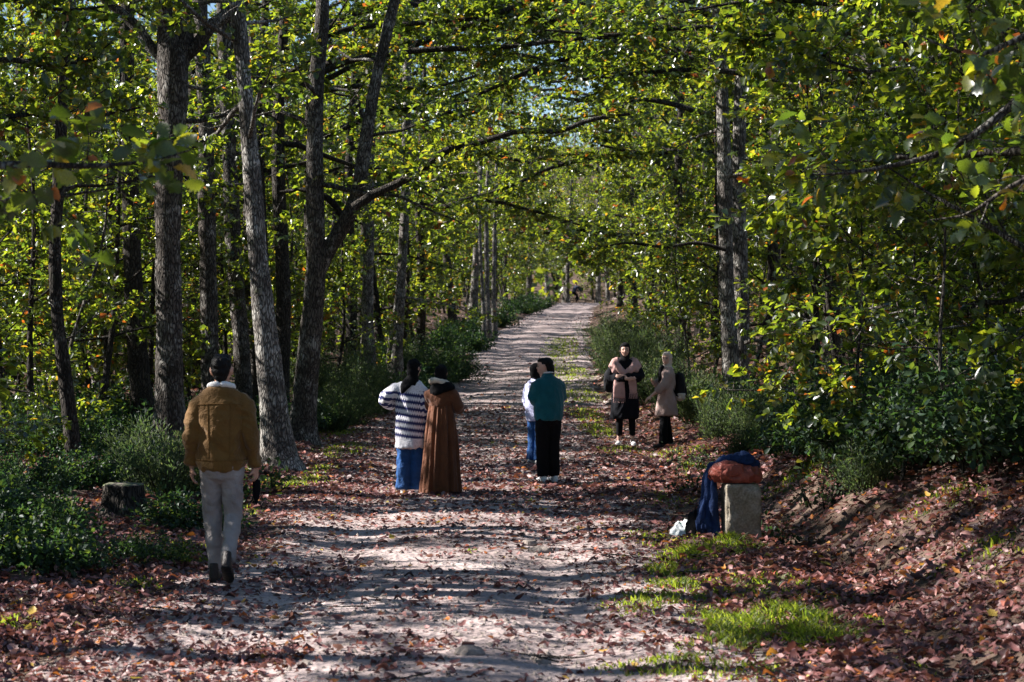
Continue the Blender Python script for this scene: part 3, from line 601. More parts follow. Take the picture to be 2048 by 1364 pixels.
arch(1620, 41, [[(1500, 30, 41, 8), (1430, 35, 41, 8), (1400, 20, 41, 7), (1340, 30, 41, 6), (1285, 55, 41, 5), (1200, 95, 40, 3), (1080, 130, 40, 2)], [(1560, 140, 42, 7), (1400, 118, 42, 7), (1310, 107, 41, 7), (1200, 105, 41, 6), (1090, 130, 41, 5), (1010, 165, 40, 4), (900, 215, 40, 2)]], 82, 'oak right of the track with dark boughs arching to the left')
arch(1360, 62, [[(1330, 330, 61, 6), (1230, 310, 60, 5), (1120, 330, 60, 4), (1000, 380, 59, 3), (920, 400, 59, 2)], [(1350, 180, 62, 6), (1240, 150, 62, 5), (1100, 140, 62, 4), (980, 170, 62, 3), (880, 200, 62, 2)], [(1340, 460, 60, 5), (1250, 470, 60, 4), (1150, 460, 60, 3), (1060, 470, 60, 2)]], 83, 'oak right of the track spreading layered boughs over its middle stretch', 4.5)
arch(840, 68, [[(880, 420, 68, 5), (960, 400, 67, 4), (1060, 420, 67, 3), (1160, 450, 67, 2)], [(880, 250, 68, 5), (980, 220, 68, 4), (1100, 240, 68, 3), (1200, 230, 68, 2)], [(870, 340, 68, 5), (960, 310, 67, 4), (1080, 330, 67, 3)]], 84, 'oak behind the round bushes reaching over the track', 4.5)
arch(1300, 95, [[(1270, 440, 95, 4), (1200, 430, 95, 3), (1110, 450, 95, 2.5), (1020, 470, 95, 2)], [(1270, 280, 95, 4), (1180, 260, 95, 3), (1060, 280, 95, 2.5), (960, 270, 95, 2)], [(1280, 520, 92, 4), (1220, 510, 92, 3), (1150, 530, 92, 2)]], 85, 'far oak right of the track closing the leafy arch', 4.5)

arch(700, 58, [[(760, 60, 58, 6), (880, 30, 58, 5), (1010, 40, 58, 4), (1130, 70, 58, 3)], [(760, 130, 58, 6), (900, 120, 58, 5), (1040, 110, 58, 4), (1160, 140, 58, 2)]], 89, 'oak by the left verge roofing the track beyond the forked oak', 6)
arch(1400, 76, [[(1340, 90, 76, 5), (1250, 60, 76, 4), (1150, 50, 76, 3), (1040, 70, 76, 2)], [(1340, 20, 76, 5), (1220, -10, 76, 4), (1100, -10, 76, 3), (980, 20, 76, 2)], [(1350, 150, 75, 4), (1260, 130, 75, 3), (1160, 150, 75, 2)]], 90, 'tall oak right of the track whose crown closes the sky above its middle stretch', 7, 17.)
arch(760, 80, [[(820, 80, 80, 5), (920, 50, 80, 4), (1020, 40, 80, 3), (1120, 60, 80, 2)], [(820, 10, 80, 5), (940, -10, 80, 4), (1060, 0, 80, 3), (1150, 10, 80, 2)], [(820, 150, 80, 4), (920, 130, 80, 3), (1020, 140, 80, 2)]], 91, 'tall oak left of the track whose crown closes the sky above the bend', 7, 18.)
arch(1330, 110, [[(1290, 150, 110, 4), (1200, 120, 110, 3), (1080, 110, 110, 3), (960, 130, 110, 2)], [(1290, 60, 110, 4), (1180, 30, 110, 3), (1060, 40, 110, 3), (950, 60, 110, 2)]], 92, 'very tall far oak right of the track under the patch of sky', 7, 22.)
arch(430, 50, [[(600, 60, 50, 7), (760, 20, 50, 6), (900, -10, 50, 5), (1040, -20, 50, 3)], [(600, 190, 51, 6), (740, 170, 51, 5), (860, 175, 51, 4), (960, 150, 51, 3)]], 86, 'oak set back on the left, its high boughs roofing the track', 5)
arch(1560, 52, [[(1400, 40, 52, 7), (1280, 10, 52, 6), (1140, -5, 52, 5), (1000, 30, 52, 3)], [(1420, 230, 52, 6), (1300, 200, 52, 5), (1200, 205, 52, 4), (1090, 190, 52, 3)]], 87, 'oak set back on the right, its high boughs roofing the track', 5)
arch(1240, 120, [[(1210, 330, 120, 4), (1150, 310, 120, 3), (1060, 320, 120, 3), (980, 330, 120, 2)], [(1220, 470, 118, 4), (1160, 480, 118, 3), (1110, 500, 118, 2)], [(1210, 200, 120, 4), (1120, 180, 120, 3), (1000, 190, 120, 2)]], 88, 'farthest oak leaning over the track from the right', 5)
# far wooded slope that reads as one mass
def far_wood():
    g = np.random.default_rng(900); n = 36000; y = g.uniform(200, 420, n); x = g.uniform(-.3, .3, n) * y; k = (x < Lx(y) - 3) | (x > Rx(y) + 3) | (y > 262); x, y = x[k], y[k]; n = len(x)
    h = 9 + 4 * fbm(x * .15, y * .15, seed=4); u = g.random(n) ** .8; P = np.stack([x, y, gz(x, y, False) + h * u + .3], 1)
    me = leaves(LEAF_FAR, P, g.normal(0, 1, (n, 3)), g.normal(0, 1, (n, 3)) + np.array([0, 0, .8]), g.uniform(.6, 1.2, n), np.clip(g.normal(.4, .2, n), 0, .85), M['oak_leaf'], 'far_wood')
    props(link('far_wood', me), 'far leafy wood closing the view behind the bend', 'wood', kind='stuff')
far_wood()

arch(-330, 25, [[(-100, 150, 25, 8), (0, 120, 25, 6), (110, 130, 25, 5), (210, 115, 25, 2)], [(-100, 20, 26, 8), (20, 0, 26, 6), (130, 20, 26, 4), (230, 10, 26, 2)], [(-100, 260, 24, 7), (40, 230, 24, 5), (170, 235, 24, 4), (280, 215, 24, 2)]], 93, 'oak beyond the left edge whose leafy boughs cross in front of the trunks', 4.2)
arch(2330, 26, [[(2120, 130, 26, 9), (1960, 80, 26, 7), (1800, 90, 26, 6), (1640, 60, 26, 4), (1500, 75, 26, 2)], [(2120, 10, 27, 9), (1900, -10, 27, 7), (1700, 10, 27, 5), (1520, 0, 27, 4), (1360, 25, 27, 2)], [(2120, 330, 25, 8), (1960, 300, 25, 6), (1820, 310, 25, 5), (1700, 290, 25, 4), (1620, 310, 25, 2)], [(2120, 520, 24, 8), (1980, 500, 24, 6), (1840, 520, 24, 4), (1700, 540, 24, 2)]], 94, 'oak beyond the right edge whose layered boughs hang before the double-stemmed oak', 4.6)
arch(1480, 64, [[(1400, 110, 64, 5), (1280, 90, 64, 4), (1160, 100, 64, 3), (1040, 120, 64, 2)], [(1400, 40, 64, 5), (1260, 30, 64, 4), (1120, 35, 64, 3), (1000, 50, 64, 2)]], 109, 'oak right of the track whose upper boughs fill the gap of sky', 7, 15.)
arch(620, 46, [[(700, 30, 45, 7), (820, 10, 45, 6), (960, 20, 45, 5), (1100, 0, 45, 4), (1230, 20, 45, 2)], [(700, 250, 46, 6), (800, 215, 46, 5), (900, 225, 46, 4), (1000, 200, 46, 2)]], 95, 'oak behind the forked one, its boughs filling the upper middle', 5.5)
arch(1590, 47, [[(1480, 20, 46, 7), (1360, 0, 46, 6), (1220, 15, 46, 5), (1080, 10, 46, 3)], [(1480, 330, 46, 6), (1400, 300, 46, 5), (1300, 310, 46, 4), (1200, 290, 46, 2)]], 96, 'oak behind the double-stemmed one, its boughs meeting the left-hand ones', 5.5)

arch(560, 39, [[(690, 125, 39, 6), (850, 100, 39, 6), (1000, 95, 39, 5), (1150, 78, 39, 4), (1300, 75, 39, 2)], [(690, 60, 40, 6), (860, 45, 40, 5), (1020, 35, 40, 4), (1200, 50, 40, 2)]], 97, 'oak hidden behind the forked one, its thin boughs roofing the track', 6.5)
arch(1660, 36, [[(1540, 160, 36, 6), (1400, 140, 36, 5), (1240, 150, 36, 4), (1100, 165, 36, 2)], [(1540, 70, 36, 6), (1380, 55, 36, 5), (1230, 70, 36, 4), (1090, 60, 36, 2)]], 98, 'oak on the bank whose boughs veil the top of the double-stemmed oak', 6.0)

arch(1010, 150, [[(1040, 430, 150, 3), (1090, 440, 150, 3), (1140, 470, 150, 2), (1180, 500, 149, 1.5)], [(1040, 330, 150, 3), (1100, 320, 150, 3), (1170, 350, 150, 2)]], 99, 'oak at the far end bending over the track from the left', 5, 16.)

# ------------------------------------------------------------------ shrubs
def heath(seed, H, Wd_, nst, nl):
    g = np.random.default_rng(seed); tl, LP, LA = [], [], []
    for i in range(nst):
        az = g.uniform(0, 6.28); sp = g.random() ** .6; b = np.array([math.cos(az), math.sin(az), 0]) * sp * Wd_ * .35
        d = np.array([math.cos(az) * sp * .75, math.sin(az) * sp * .75, 1.0]); P = bpath(g, b, d, H * g.uniform(.55, 1.08) * (1 - .25 * sp), 7, .13, .06)
        tl.append((P, np.linspace(.012, .002, 8)))
        m = nl // nst; t = g.uniform(.12, 1, m) * 7; k = np.minimum(t.astype(int), 6); p = P[k] + (P[k + 1] - P[k]) * (t - k)[:, None]
        # side sprays
        off = g.normal(0, 1, (m, 3)) * np.array([1, 1, .7]) * (.025 + .075 * g.random((m, 1)))
        LP.append(p + off); LA.append(unit(off) * .7 + np.array([0, 0, .8]) + g.normal(0, .25, (m, 3)))
    P = np.concatenate(LP); A = np.concatenate(LA); n = len(P)
    wv, wf = tubes(tl, 4)
    cl = fbm(P[:, 0] * 3, P[:, 1] * 3, P[:, 2] * 3, seed)
    return mesh('stem', wv, wf, M['bark_dark'], smooth=True), leaves(LEAF_NARROW, P, A, g.normal(0, 1, (n, 3)), g.uniform(.035, .085, n), np.clip(g.normal(.42, .2, n) + .2 * cl, 0, 1), M['heath_leaf'], 'foliage')
def bush(seed, H, W_, nst, nl, size, mat='shrub_leaf', arching=.8, tpl=LEAF_MID):
    g = np.random.default_rng(seed); tl, LP, LA = [], [], []
    for i in range(nst):
        az = g.uniform(0, 6.28); sp = g.random() ** .5; b = np.array([math.cos(az), math.sin(az), 0]) * sp * W_ * .45
        P = bpath(g, b, (math.cos(az) * sp, math.sin(az) * sp, 1.1), H * g.uniform(.7, 1.35), 8, .2, -.06 * arching); tl.append((P, np.linspace(.009, .002, 9)))
        m = nl // nst; t = g.random(m) ** .7 * 8; k = np.minimum(t.astype(int), 7); p = P[k] + (P[k + 1] - P[k]) * (t - k)[:, None]
        off = g.normal(0, 1, (m, 3)) * .07; LP.append(p + off); LA.append(unit(off) + g.normal(0, .4, (m, 3)))
    P = np.concatenate(LP); A = np.concatenate(LA); n = len(P); ok = P[:, 2] > .02; P, A = P[ok], A[ok]; n = len(P)
    wv, wf = tubes(tl, 4); cl = fbm(P[:, 0] * 2.2, P[:, 1] * 2.2, P[:, 2] * 2.2, seed)
    return mesh('stem', wv, wf, M['bark_dark'], smooth=True), leaves(tpl, P, A, unit(np.array([0, 0, .9]) + g.normal(0, .5, (n, 3))), size * g.uniform(.6, 1.3, n), np.clip(g.normal(.35, .2, n) + .2 * cl, 0, 1), M[mat], 'foliage')
HE = [heath(200, 1.1, 1.0, 46, 9000), heath(201, 1.5, 1.3, 60, 13000), heath(202, .8, .8, 34, 6000)]
BU = [bush(210, .7, 1.3, 46, 4200, .095), bush(211, 1.0, 1.6, 60, 5600, .09), bush(212, .45, .8, 26, 2600, .06), bush(213, 1.3, 1.9, 80, 14000, .06, arching=.5)]
PL = [bush(220, .22, .3, 9, 130, .06, arching=.4), bush(221, .32, .35, 10, 220, .045, 'heath_leaf', .3)]
sproto = {}
def shrub(name, kind, px, Y, s, label, group=None, py=None, dz=-.03, cat='shrub', zs=1.0):
    x = (px - CX) * Y / F if py is None else 0
    if py is not None: q = G(px, py); x, Y = q[0], q[1]
    z = float(gz(x, Y)) + dz; key = id(kind); rz = float(rng.uniform(0, 6.28))
    if key not in sproto:
        t = thing(name, label, cat, (x, Y, z), rz, group, s); link('stem', kind[0], t); props(link('foliage', kind[1], t), kind='stuff'); sproto[key] = t
    else:
        src = sproto[key]; t = src.copy(); COL.objects.link(t); t.name = name; t.location = (x, Y, z); t.rotation_euler = (0, 0, rz); t.scale = (s, s, s * zs); t['label'] = label; t['category'] = cat
        if group: t['group'] = group
        elif 'group' in t: del t['group']
        for ch in src.children: d = ch.copy(); COL.objects.link(d); d.parent = t
    t.scale = (s, s, s * zs); return t
# dark brambles in the left foreground
for px, Y, k, s, lb in [(10, 18.0, 1, .5, 'dark bramble thicket in the bottom-left corner, below the slim oak'), (30, 18.9, 0, .6, 'dark bramble bush in front of the stump, towards the left edge'), (300, 17.6, 2, .5, 'dark bramble bush at the foot of the stump'), (60, 16.6, 0, .55, 'low dark bramble spreading nearest to the track at lower left'), (150, 16.9, 2, .5, 'small bramble at the litter\'s edge left of the walking person'), (-30, 20.5, 3, .42, 'tall leafy thicket cut by the left edge'), (385, 20.2, 2, .8, 'small leafy bush between the stump and the walking person')]:
    shrub('bramble_bush', BU[k], px, Y, s, lb, 'brambles of the left foreground')
for px, Y, k, s, lb in [(60, 24, 1, .48, 'leafy bush behind the brambles under the slim oak'), (180, 25, 1, .45, 'leafy bush behind the stump'), (300, 25.5, 0, .6, 'leafy bush right behind the stump towards the stout oak'), (395, 27, 1, .42, 'leafy bush beside the walking person\'s left arm')]:
    shrub('leafy_bush', BU[k], px, Y, s, lb, 'bushes under the left trunks')
for px, Y, k, s in [(20, 29, 1, .55), (110, 31, 0, .8), (170, 29.5, 1, .5), (235, 32, 0, .8), (310, 33, 1, .5), (390, 33, 0, .8), (450, 34, 1, .5), (60, 35, 1, .7), (150, 36, 0, .9), (250, 37, 1, .7), (460, 31, 2, 1.0), (420, 36.5, 1, .6), (-10, 32, 1, .7), (520, 36, 0, .8), (575, 38, 1, .6)]:
    shrub('leafy_bush', BU[k], px, Y, s, 'low leafy undergrowth between the left-hand trunks', 'undergrowth between the left-hand trunks')
shrub('heath_shrub', HE[0], 345, 24.0, .85, 'grey-green feathery heath at the walking person\'s left elbow')
shrub('heath_shrub', HE[2], 300, 27.0, 1.0, 'small grey heath before the foot of the stout oak')
# round dark bushes left of the track
for px, Y, k, s, lb in [(846, 57.5, 3, .95, 'big dark rounded bush at the inside of the bend, above the two people\'s heads'), (800, 56, 3, .8, 'dark rounded bush left of the biggest one behind the two people'), (884, 60, 3, .55, 'small dark bush at the track\'s very edge by the bend'), (780, 50, 1, .9, 'broad leafy bush behind the striped sweater')]:
    shrub('round_bush', BU[k], px, Y, s, lb)
for px, Y, k, s, lb in [(690, 41, 1, .8, 'feathery heath right of the forked oak\'s foot'), (655, 39, 0, .9, 'heath growing close by the forked oak'), (735, 45, 1, .85, 'heath clump below the pale mottled oak'), (820, 56, 1, 1.0, 'tall grey heath behind the round bushes'), (690, 48, 1, 1.1, 'tall heath back among the trunks behind the forked oak'), (640, 46, 1, 1.0, 'heath half hidden behind the forked oak')]:
    shrub('heath_shrub', HE[k], px, Y, s, lb)
for px, Y, k, s in [(936, 92, 1, .9), (985, 104, 0, 1.2), (915, 82, 0, 1.2), (868, 70, 1, .8), (1040, 124, 1, 1.0), (920, 90, 0, 1.0), (1066, 140, 0, 1.2)]:
    shrub('verge_bush', BU[k], px, Y, s, 'sunlit low bush on the left verge near the bend', 'bushes on the left verge near the bend')
# heaths right of the track
for px, Y, k, s, lb in [(1240, 62, 1, 1.0, 'dark tall heath at the track\'s right edge near the bend'), (1268, 52, 1, 1.05, 'dark heath behind the person with the pink scarf'), (1300, 45, 1, 1.0, 'heath behind and between the two people facing us'), (1355, 40, 1, .95, 'heath behind the person with the cream-based backpack'), (1222, 76, 1, 1.1, 'dark heath hugging the far right edge of the track'), (1410, 37, 0, 1.0, 'low heath left of the double-stemmed oak\'s foot'), (1262, 68, 1, 1.3, 'heath in the second row right of the track near the bend'), (1290, 56, 1, 1.3, 'heath deep behind the two people facing us')]:
    shrub('heath_shrub', HE[k], px, Y, s, lb)
for px, Y, k, s, lb in [(1455, 33, 0, .85, 'sunlit heath below the double-stemmed oak'), (1530, 30.5, 1, .65, 'bright heath on the bank right behind the post'), (1590, 28.5, 0, .95, 'dark heath on the bank right of the double-stemmed oak'), (1490, 29, 2, .7, 'small green heath just above the folded jacket'), (1735, 20.2, 2, .75, 'feathery heath tuft on the litter bank right of the post'), (1700, 24.5, 0, .8, 'heath on the bank under the leafy oak boughs'), (1800, 21.8, 2, .9, 'heath tuft in deep shade on the upper bank'), (1900, 20.5, 2, .85, 'heath tuft on the bank towards the right edge')]:
    shrub('heath_shrub', HE[k], px, Y, s, lb)
for px, Y, k, s, lb in [(1705, 24.2, 1, .75, 'dark leafy bush leaning over the top of the litter bank'), (1775, 22.8, 1, .8, 'dark bush on the bank below the layered boughs'), (1850, 21.3, 3, .62, 'dense dark bush overhanging the litter bank'), (1925, 20.2, 1, .85, 'dark bush above the litter bank towards the right edge'), (2000, 19.2, 3, .65, 'dense dark bush cut by the right edge above the bank'), (2070, 18.0, 1, .9, 'bush at the very right edge hanging over the litter'), (1640, 25, 2, 1.1, 'leafy bush on the bank where it meets the litter'), (1840, 23, 1, .8, 'broad-leaved bush under the oak at the right edge'), (1960, 21.5, 1, .85, 'dark broad-leaved bush at the right edge'), (1560, 33.5, 1, .8, 'leafy bush right of the double-stemmed oak\'s foot')]:
    shrub('leafy_bush', BU[k], px, Y, s, lb)
for px, py, k, s, lb in [(1385, 945, 1, 1.0, 'small pale herb at the track\'s edge left of the post'), (1375, 990, 0, .9, 'tiny leafy herb beside the hanging jacket'), (1560, 1090, 0, .9, 'tiny herb in the hollow right of the post'), (545, 985, 0, 1.2, 'bright herb at the foot of the pale leaning oak'), (1690, 960, 0, 1.3, 'leafy herb lit on the bank'), (1650, 1010, 1, 1.2, 'grey-green herb on the bank above the hollow'), (480, 1010, 0, 1.2, 'leafy herb right of the walking person')]:
    shrub('herb', PL[k], px, 0, s, lb, py=py, dz=0, cat='plant')

# ------------------------------------------------------------------ leaf litter and grass
LIT = [lobed(2, .34, c, f, 300 + i) for i, (c, f) in enumerate([(.9, .5), (-.8, .5), (1.4, .9), (.5, -.5)])]
def litter_density(x, y):
    l, r = Lx(y), Rx(y); t = (x - (l + r) / 2) / ((r - l) / 2); a = np.abs(t)
    n = fbm(x * .55, y * .35, seed=77); n2 = fbm(x * 1.7, y * .8, seed=78, o=2)
    ins = .06 + .40 * sstep(.35, 1.0, a + .25 * n) + .12 * np.exp(-(t / .14) ** 2) + .16 * np.clip(n2, 0, 1)
    mid = sstep(17, 24, y) * (1 - sstep(44, 60, y))
    ins = ins + mid * (.30 + .3 * sstep(.1, .9, a + .3 * n))
    out = np.clip(.85 + .3 * n, .3, 1)
    near_l = (1 - sstep(17, 20, y)) * (x < -1.2); ins = np.maximum(ins, near_l * np.clip(.42 + .5 * n2, .1, .9))
    return np.where(a < 1, np.clip(ins, 0, 1), out)
def scatter_litter(n, yr, xr, seed, size):
    g = np.random.default_rng(seed); y = yr[0] * (yr[1] / yr[0]) ** g.random(n); lo = np.maximum(-.25 * y - .5, xr[0]); hi = np.minimum(.25 * y + .5, xr[1]); x = lo + (hi - lo) * g.random(n)
    k = g.random(n) < litter_density(x, y); x, y = x[k], y[k]; n = len(x)
    ins = (x > Lx(y)) & (x < Rx(y))
    P = np.stack([x, y, gz(x, y) + .008 + np.where(ins, .012, .04) * g.random(n)], 1)
    az = g.uniform(0, 6.28, n); A = np.stack([np.cos(az), np.sin(az), g.normal(0, .22, n)], 1); e = .15
    Nn = unit(np.stack([-(gz(x + e, y, False) - gz(x - e, y, False)) / (2 * e), -(gz(x, y + e, False) - gz(x, y - e, False)) / (2 * e), np.ones(n)], 1) + g.normal(0, .46, (n, 3)))
    return P, A, Nn, size * np.where(g.random(n) < .35, g.uniform(.25, .6, n), g.uniform(.6, 1.35, n)) * np.where(ins, .85, 1.0), np.where(g.random(n) < .07, g.uniform(.76, 1, n), np.clip(g.normal(.33, .22, n), 0, .72))
def litter(name, n, yr, xr, seed, size, tpls, label):
    P, A, Nn, S, T = scatter_litter(n, yr, xr, seed, size); big = None
    Vs, Fs, Ts, off = [], [], [], 0; w = np.random.default_rng(seed + 1).integers(len(tpls), size=len(P))
    if len(tpls) == 4: tpls = tpls + [LEAF_MID]; w[(S < .05) | (P[:, 1] > 18.5)] = 4
    elif tpls[0] is LEAF_MID: tpls = tpls + [LEAF_FAR]; w[P[:, 1] > 32] = 1
    if name == 'leaf_litter':
        # the largest leaves in view become single parts of the ground
        vis = np.argsort(-(S / P[:, 1] * (np.abs(P[:, 0] / P[:, 1]) < .243) * (P[:, 1] > 11.4)))[:300]; big = vis
        hold = np.ones(len(P), bool); hold[vis] = False
    else: hold = np.ones(len(P), bool)
    for k, tpl in enumerate(tpls):
        m = hold & (w == k); TV, TF = tpl; a = unit(A[m]); sd = unit(np.cross(Nn[m], a)); nn = np.cross(a, sd)
        V = P[m][:, None] + S[m][:, None, None] * (TV[None, :, 0:1] * a[:, None] + TV[None, :, 1:2] * sd[:, None] + TV[None, :, 2:3] * nn[:, None])
        Vs.append(V.reshape(-1, 3)); Fs.append((TF[None] + (np.arange(m.sum()) * len(TV))[:, None, None]).reshape(-1, 3) + off); Ts.append(np.repeat(T[m], len(TV))); off += V.shape[0] * V.shape[1]
    o = link(name, mesh(name, np.concatenate(Vs), np.concatenate(Fs), M['dead_leaf'], np.concatenate(Ts))); props(o, label, 'leaf litter', kind='stuff')
    return P, A, Nn, S, T, big
P, A, Nn, S, T, big = litter('leaf_litter', 80000, (9.5, 25), (-4.8, 6.2), 401, .074, LIT, 'brown fallen oak leaves strewn over track and verges in the foreground')
litter('leaf_litter_mid', 120000, (25, 48), (-9, 9.5), 402, .09, [LEAF_MID], 'reddish fallen leaves scattered over the track around the people')
litter('leaf_litter_far', 34000, (48, 125), (-16, 18), 403, .13, [LEAF_FAR], 'fallen leaves strewn on the rising far part of the track')
COL.objects['leaf_litter_mid'].name = 'fallen_leaves'; COL.objects['leaf_litter_far'].name = 'fallen_leaves'
DL = []
for k, tn in enumerate((.12, .25, .36, .46, .55, .64, .78, .88, .94, .97)):
    v, f = lobed(4, .34, (.9, -.7, 1.3, .5)[k % 4], (.5, .45, .9, -.4)[k % 4], 320 + k); DL.append(mesh('fallen_leaf_%d' % k, v, f, M['dead_leaf'], np.full(len(v), tn)))
tn = np.array((.12, .25, .36, .46, .55, .64, .78, .88, .94, .97))
for i in big:
    a = unit(A[i]); sd = unit(np.cross(Nn[i], a)); nn = np.cross(a, sd); s = S[i]; q = P[i]
    o = link('fallen_leaf', DL[int(np.argmin(abs(tn - T[i])))], ground if not (Lx(q[1]) < q[0] < Rx(q[1])) else track)
    o.matrix_local = Matrix(((a[0] * s, sd[0] * s, nn[0] * s, q[0]), (a[1] * s, sd[1] * s, nn[1] * s, q[1]), (a[2] * s, sd[2] * s, nn[2] * s, q[2]), (0, 0, 0, 1)))

def grass(patches, seed):
    g = np.random.default_rng(seed); X = []; Hh = []
    for px, py, rx, ry, n, h in patches:
        c = G(px, py); a = g.uniform(0, 6.28, n); r = np.sqrt(g.random(n)) * (1 + .25 * np.sin(3 * a + px)); k = F / c[1]
        X.append(np.stack([c[0] + r * np.cos(a) * rx / k, c[1] + r * np.sin(a) * ry], 1)); Hh.append(h * g.uniform(.4, 1.2, n) * (1.1 - .55 * r))
    X = np.concatenate(X); Hh = np.concatenate(Hh); keep = g.random(len(X)) < np.clip(.68 + 1.0 * fbm(X[:, 0] * 4.5, X[:, 1] * 3.0, seed=seed, o=3), .02, 1); X, Hh = X[keep], Hh[keep]; n = len(X)
    B = np.stack([X[:, 0], X[:, 1], gz(X[:, 0], X[:, 1]) - .01], 1); az = g.uniform(0, 6.28, n); ln = g.uniform(.1, .7, n)
    D = np.stack([np.cos(az) * ln, np.sin(az) * ln, np.ones(n)], 1); sd = np.stack([-np.sin(az + 1), np.cos(az + 1), np.zeros(n)], 1) * (.0035 + .0025 * g.random((n, 1))) * (1 + B[:, 1:2] / 35)
    m = B + D * (Hh * .55)[:, None]; tip = m + (D * np.array([1.9, 1.9, .55])) * (Hh * .5)[:, None]
    V = np.stack([B - sd, B + sd, m + sd * .8, m - sd * .8, tip], 1).reshape(-1, 3); i = np.arange(n)[:, None] * 5
    o = link('grass', mesh('grass', V, [i + np.array([[0, 1, 2, 3]]), i + np.array([[3, 2, 4]])], M['grass'], np.repeat(np.clip(g.normal(.45, .22, n), 0, 1), 5)))
    props(o, 'fresh green grass tufts on the verges and along the track', 'grass', kind='stuff')
grass([(1330, 1210, 120, 1.0, 1500, .08), (1480, 1190, 160, .9, 1500, .08), (1560, 1200, 200, 1.2, 1500, .08), (1400, 1330, 200, .5, 900, .08), (1350, 1080, 90, 1.4, 1300, .08), (1340, 1000, 70, 1.5, 900, .08), (1400, 1120, 110, .5, 3200, .13), (1470, 1095, 70, .35, 2000, .14), (1560, 1255, 170, .65, 5200, .16), (1640, 1275, 110, .45, 2400, .14), (1430, 1290, 70, .4, 700, .11), (1400, 1050, 40, .5, 500, .1), (1370, 1180, 70, .5, 900, .1), (1340, 1150, 60, .5, 700, .1),
       (600, 965, 80, 1.2, 1500, .1), (560, 970, 50, .7, 900, .1), (690, 900, 60, 2.0, 1500, .1), (660, 870, 60, 1.8, 1500, .1), (730, 820, 60, 3.0, 1500, .1), (760, 795, 50, 3.0, 900, .1), (640, 940, 40, 1.0, 500, .09),
       (1175, 830, 40, 3.5, 1500, .1), (1200, 860, 40, 2.5, 1400, .1), (1165, 790, 45, 4.5, 1500, .1), (1140, 745, 45, 6.0, 1700, .11), (1125, 710, 40, 7, 1500, .12), (1130, 690, 35, 8, 1200, .13), (1240, 900, 60, 1.2, 900, .09), (1330, 905, 60, 1.0, 700, .09), (1390, 900, 40, .8, 700, .1),
       (1385, 940, 30, .8, 500, .1), (380, 1110, 50, .6, 700, .1), (340, 1100, 60, .6, 700, .1), (270, 1170, 40, .4, 300, .1), (20, 1250, 50, .3, 350, .08), (1620, 930, 90, .9, 900, .12), (1710, 920, 90, .9, 900, .13), (1890, 1000, 90, .8, 500, .1), (1960, 1110, 80, .6, 300, .1), (1060, 1000, 14, .3, 60, .06), (945, 1105, 14, .25, 60, .06), (500, 1025, 30, .5, 350, .1), (1800, 1340, 60, .3, 200, .08)], 500)

# ------------------------------------------------------------------ stump, stones, roots
def bumpy(V, amp, sc_, seed):
    c = V - V.mean(0); return V + unit(c) * (amp * fbm(V[:, 0] * sc_, V[:, 1] * sc_, V[:, 2] * sc_, seed))[:, None]
def stump():
    px, Y = 246, 20.6; x = (px - CX) * Y / F; z = float(gz(x, Y)) - .04; H = CAMZ - (968 - HZ) * Y / F - z; r = 41 * Y / F
    t = thing('tree_stump', 'mossy sawn-off tree stump among the brambles left of the walking person', 'stump', (x, Y, z))
    zz = np.linspace(0, H - .01, 16); P = np.stack([0 * zz, 0 * zz, zz], 1); R = r * (1.0 + .45 * np.exp(-zz / .1) - .06 * zz / H)
    v, f = tubes([(P, R)], 40, 0.0); a = np.arctan2(v[:, 1], v[:, 0]); k = 1 + .07 * np.sin(5 * a + 1) + .05 * np.sin(9 * a) + .03 * fbm(v[:, 0] * 9, v[:, 1] * 9, v[:, 2] * 3); v[:, :2] *= k[:, None]
    link('trunk', mesh('stump_side', v, f, M['bark_dark'], smooth=True), t)
    nn = len(v) // 16; ring = v[-nn:].copy(); VV = [ring * np.array([1, 1, 1])]; cc = np.array([0, 0, H])
    rings = [ring + (0, 0, 0)] + [np.column_stack([ring[:, :2] * s, np.full(nn, H + .012 * (1 - s)) + .012 * vnoise(ring[:, 0] * s * 14, ring[:, 1] * s * 14, 0, 4)]) for s in (.97, .8, .6, .4, .2)] + [np.array([[0, 0, H]])]
    V = np.concatenate(rings); Fq = np.concatenate([np.stack([np.arange(nn), (np.arange(nn) + 1) % nn, (np.arange(nn) + 1) % nn + nn, np.arange(nn) + nn], 1) + i * nn for i in range(5)]); tri = np.stack([np.arange(nn) + 5 * nn, (np.arange(nn) + 1) % nn + 5 * nn, np.full(nn, 6 * nn)], 1)
    m, nt, b = nodemat('sawn_wood'); tc = N(nt, 'ShaderNodeTexCoord'); wv = N(nt, 'ShaderNodeTexWave', wave_type='RINGS', rings_direction='Z', i_Scale=30.0, i_Distortion=3.0); nt.links.new(tc.outputs['Object'], wv.inputs[0])
    c = mixc(nt, wv.outputs['Fac'], (.05, .04, .03), (.11, .09, .07)); n1 = N(nt, 'ShaderNodeTexNoise', i_Scale=8.0); nt.links.new(tc.outputs['Object'], n1.inputs[0]); mf = ramp(nt, [(.45, (0, 0, 0)), (.6, (1, 1, 1))], n1.outputs['Fac']); c = mixc(nt, mf.outputs[0], c, (.07, .1, .025)); nt.links.new(c, b.inputs['Base Color']); b.inputs['Roughness'].default_value = .9
    link('cut_face', mesh('cut_face', V, [Fq, tri], m, smooth=True), t)
stump()
M['stone'] = ground_mat('stone', ((.16, .135, .115), (.24, .205, .18), (.31, .27, .24)))
def ico(n=2):
    import bmesh
    bm = bmesh.new(); bmesh.ops.create_icosphere(bm, subdivisions=n, radius=1); v = np.array([x.co[:] for x in bm.verts]); f = np.array([[x.index for x in q.verts] for q in bm.faces]); bm.free(); return v, f
IV, IF = ico(3)
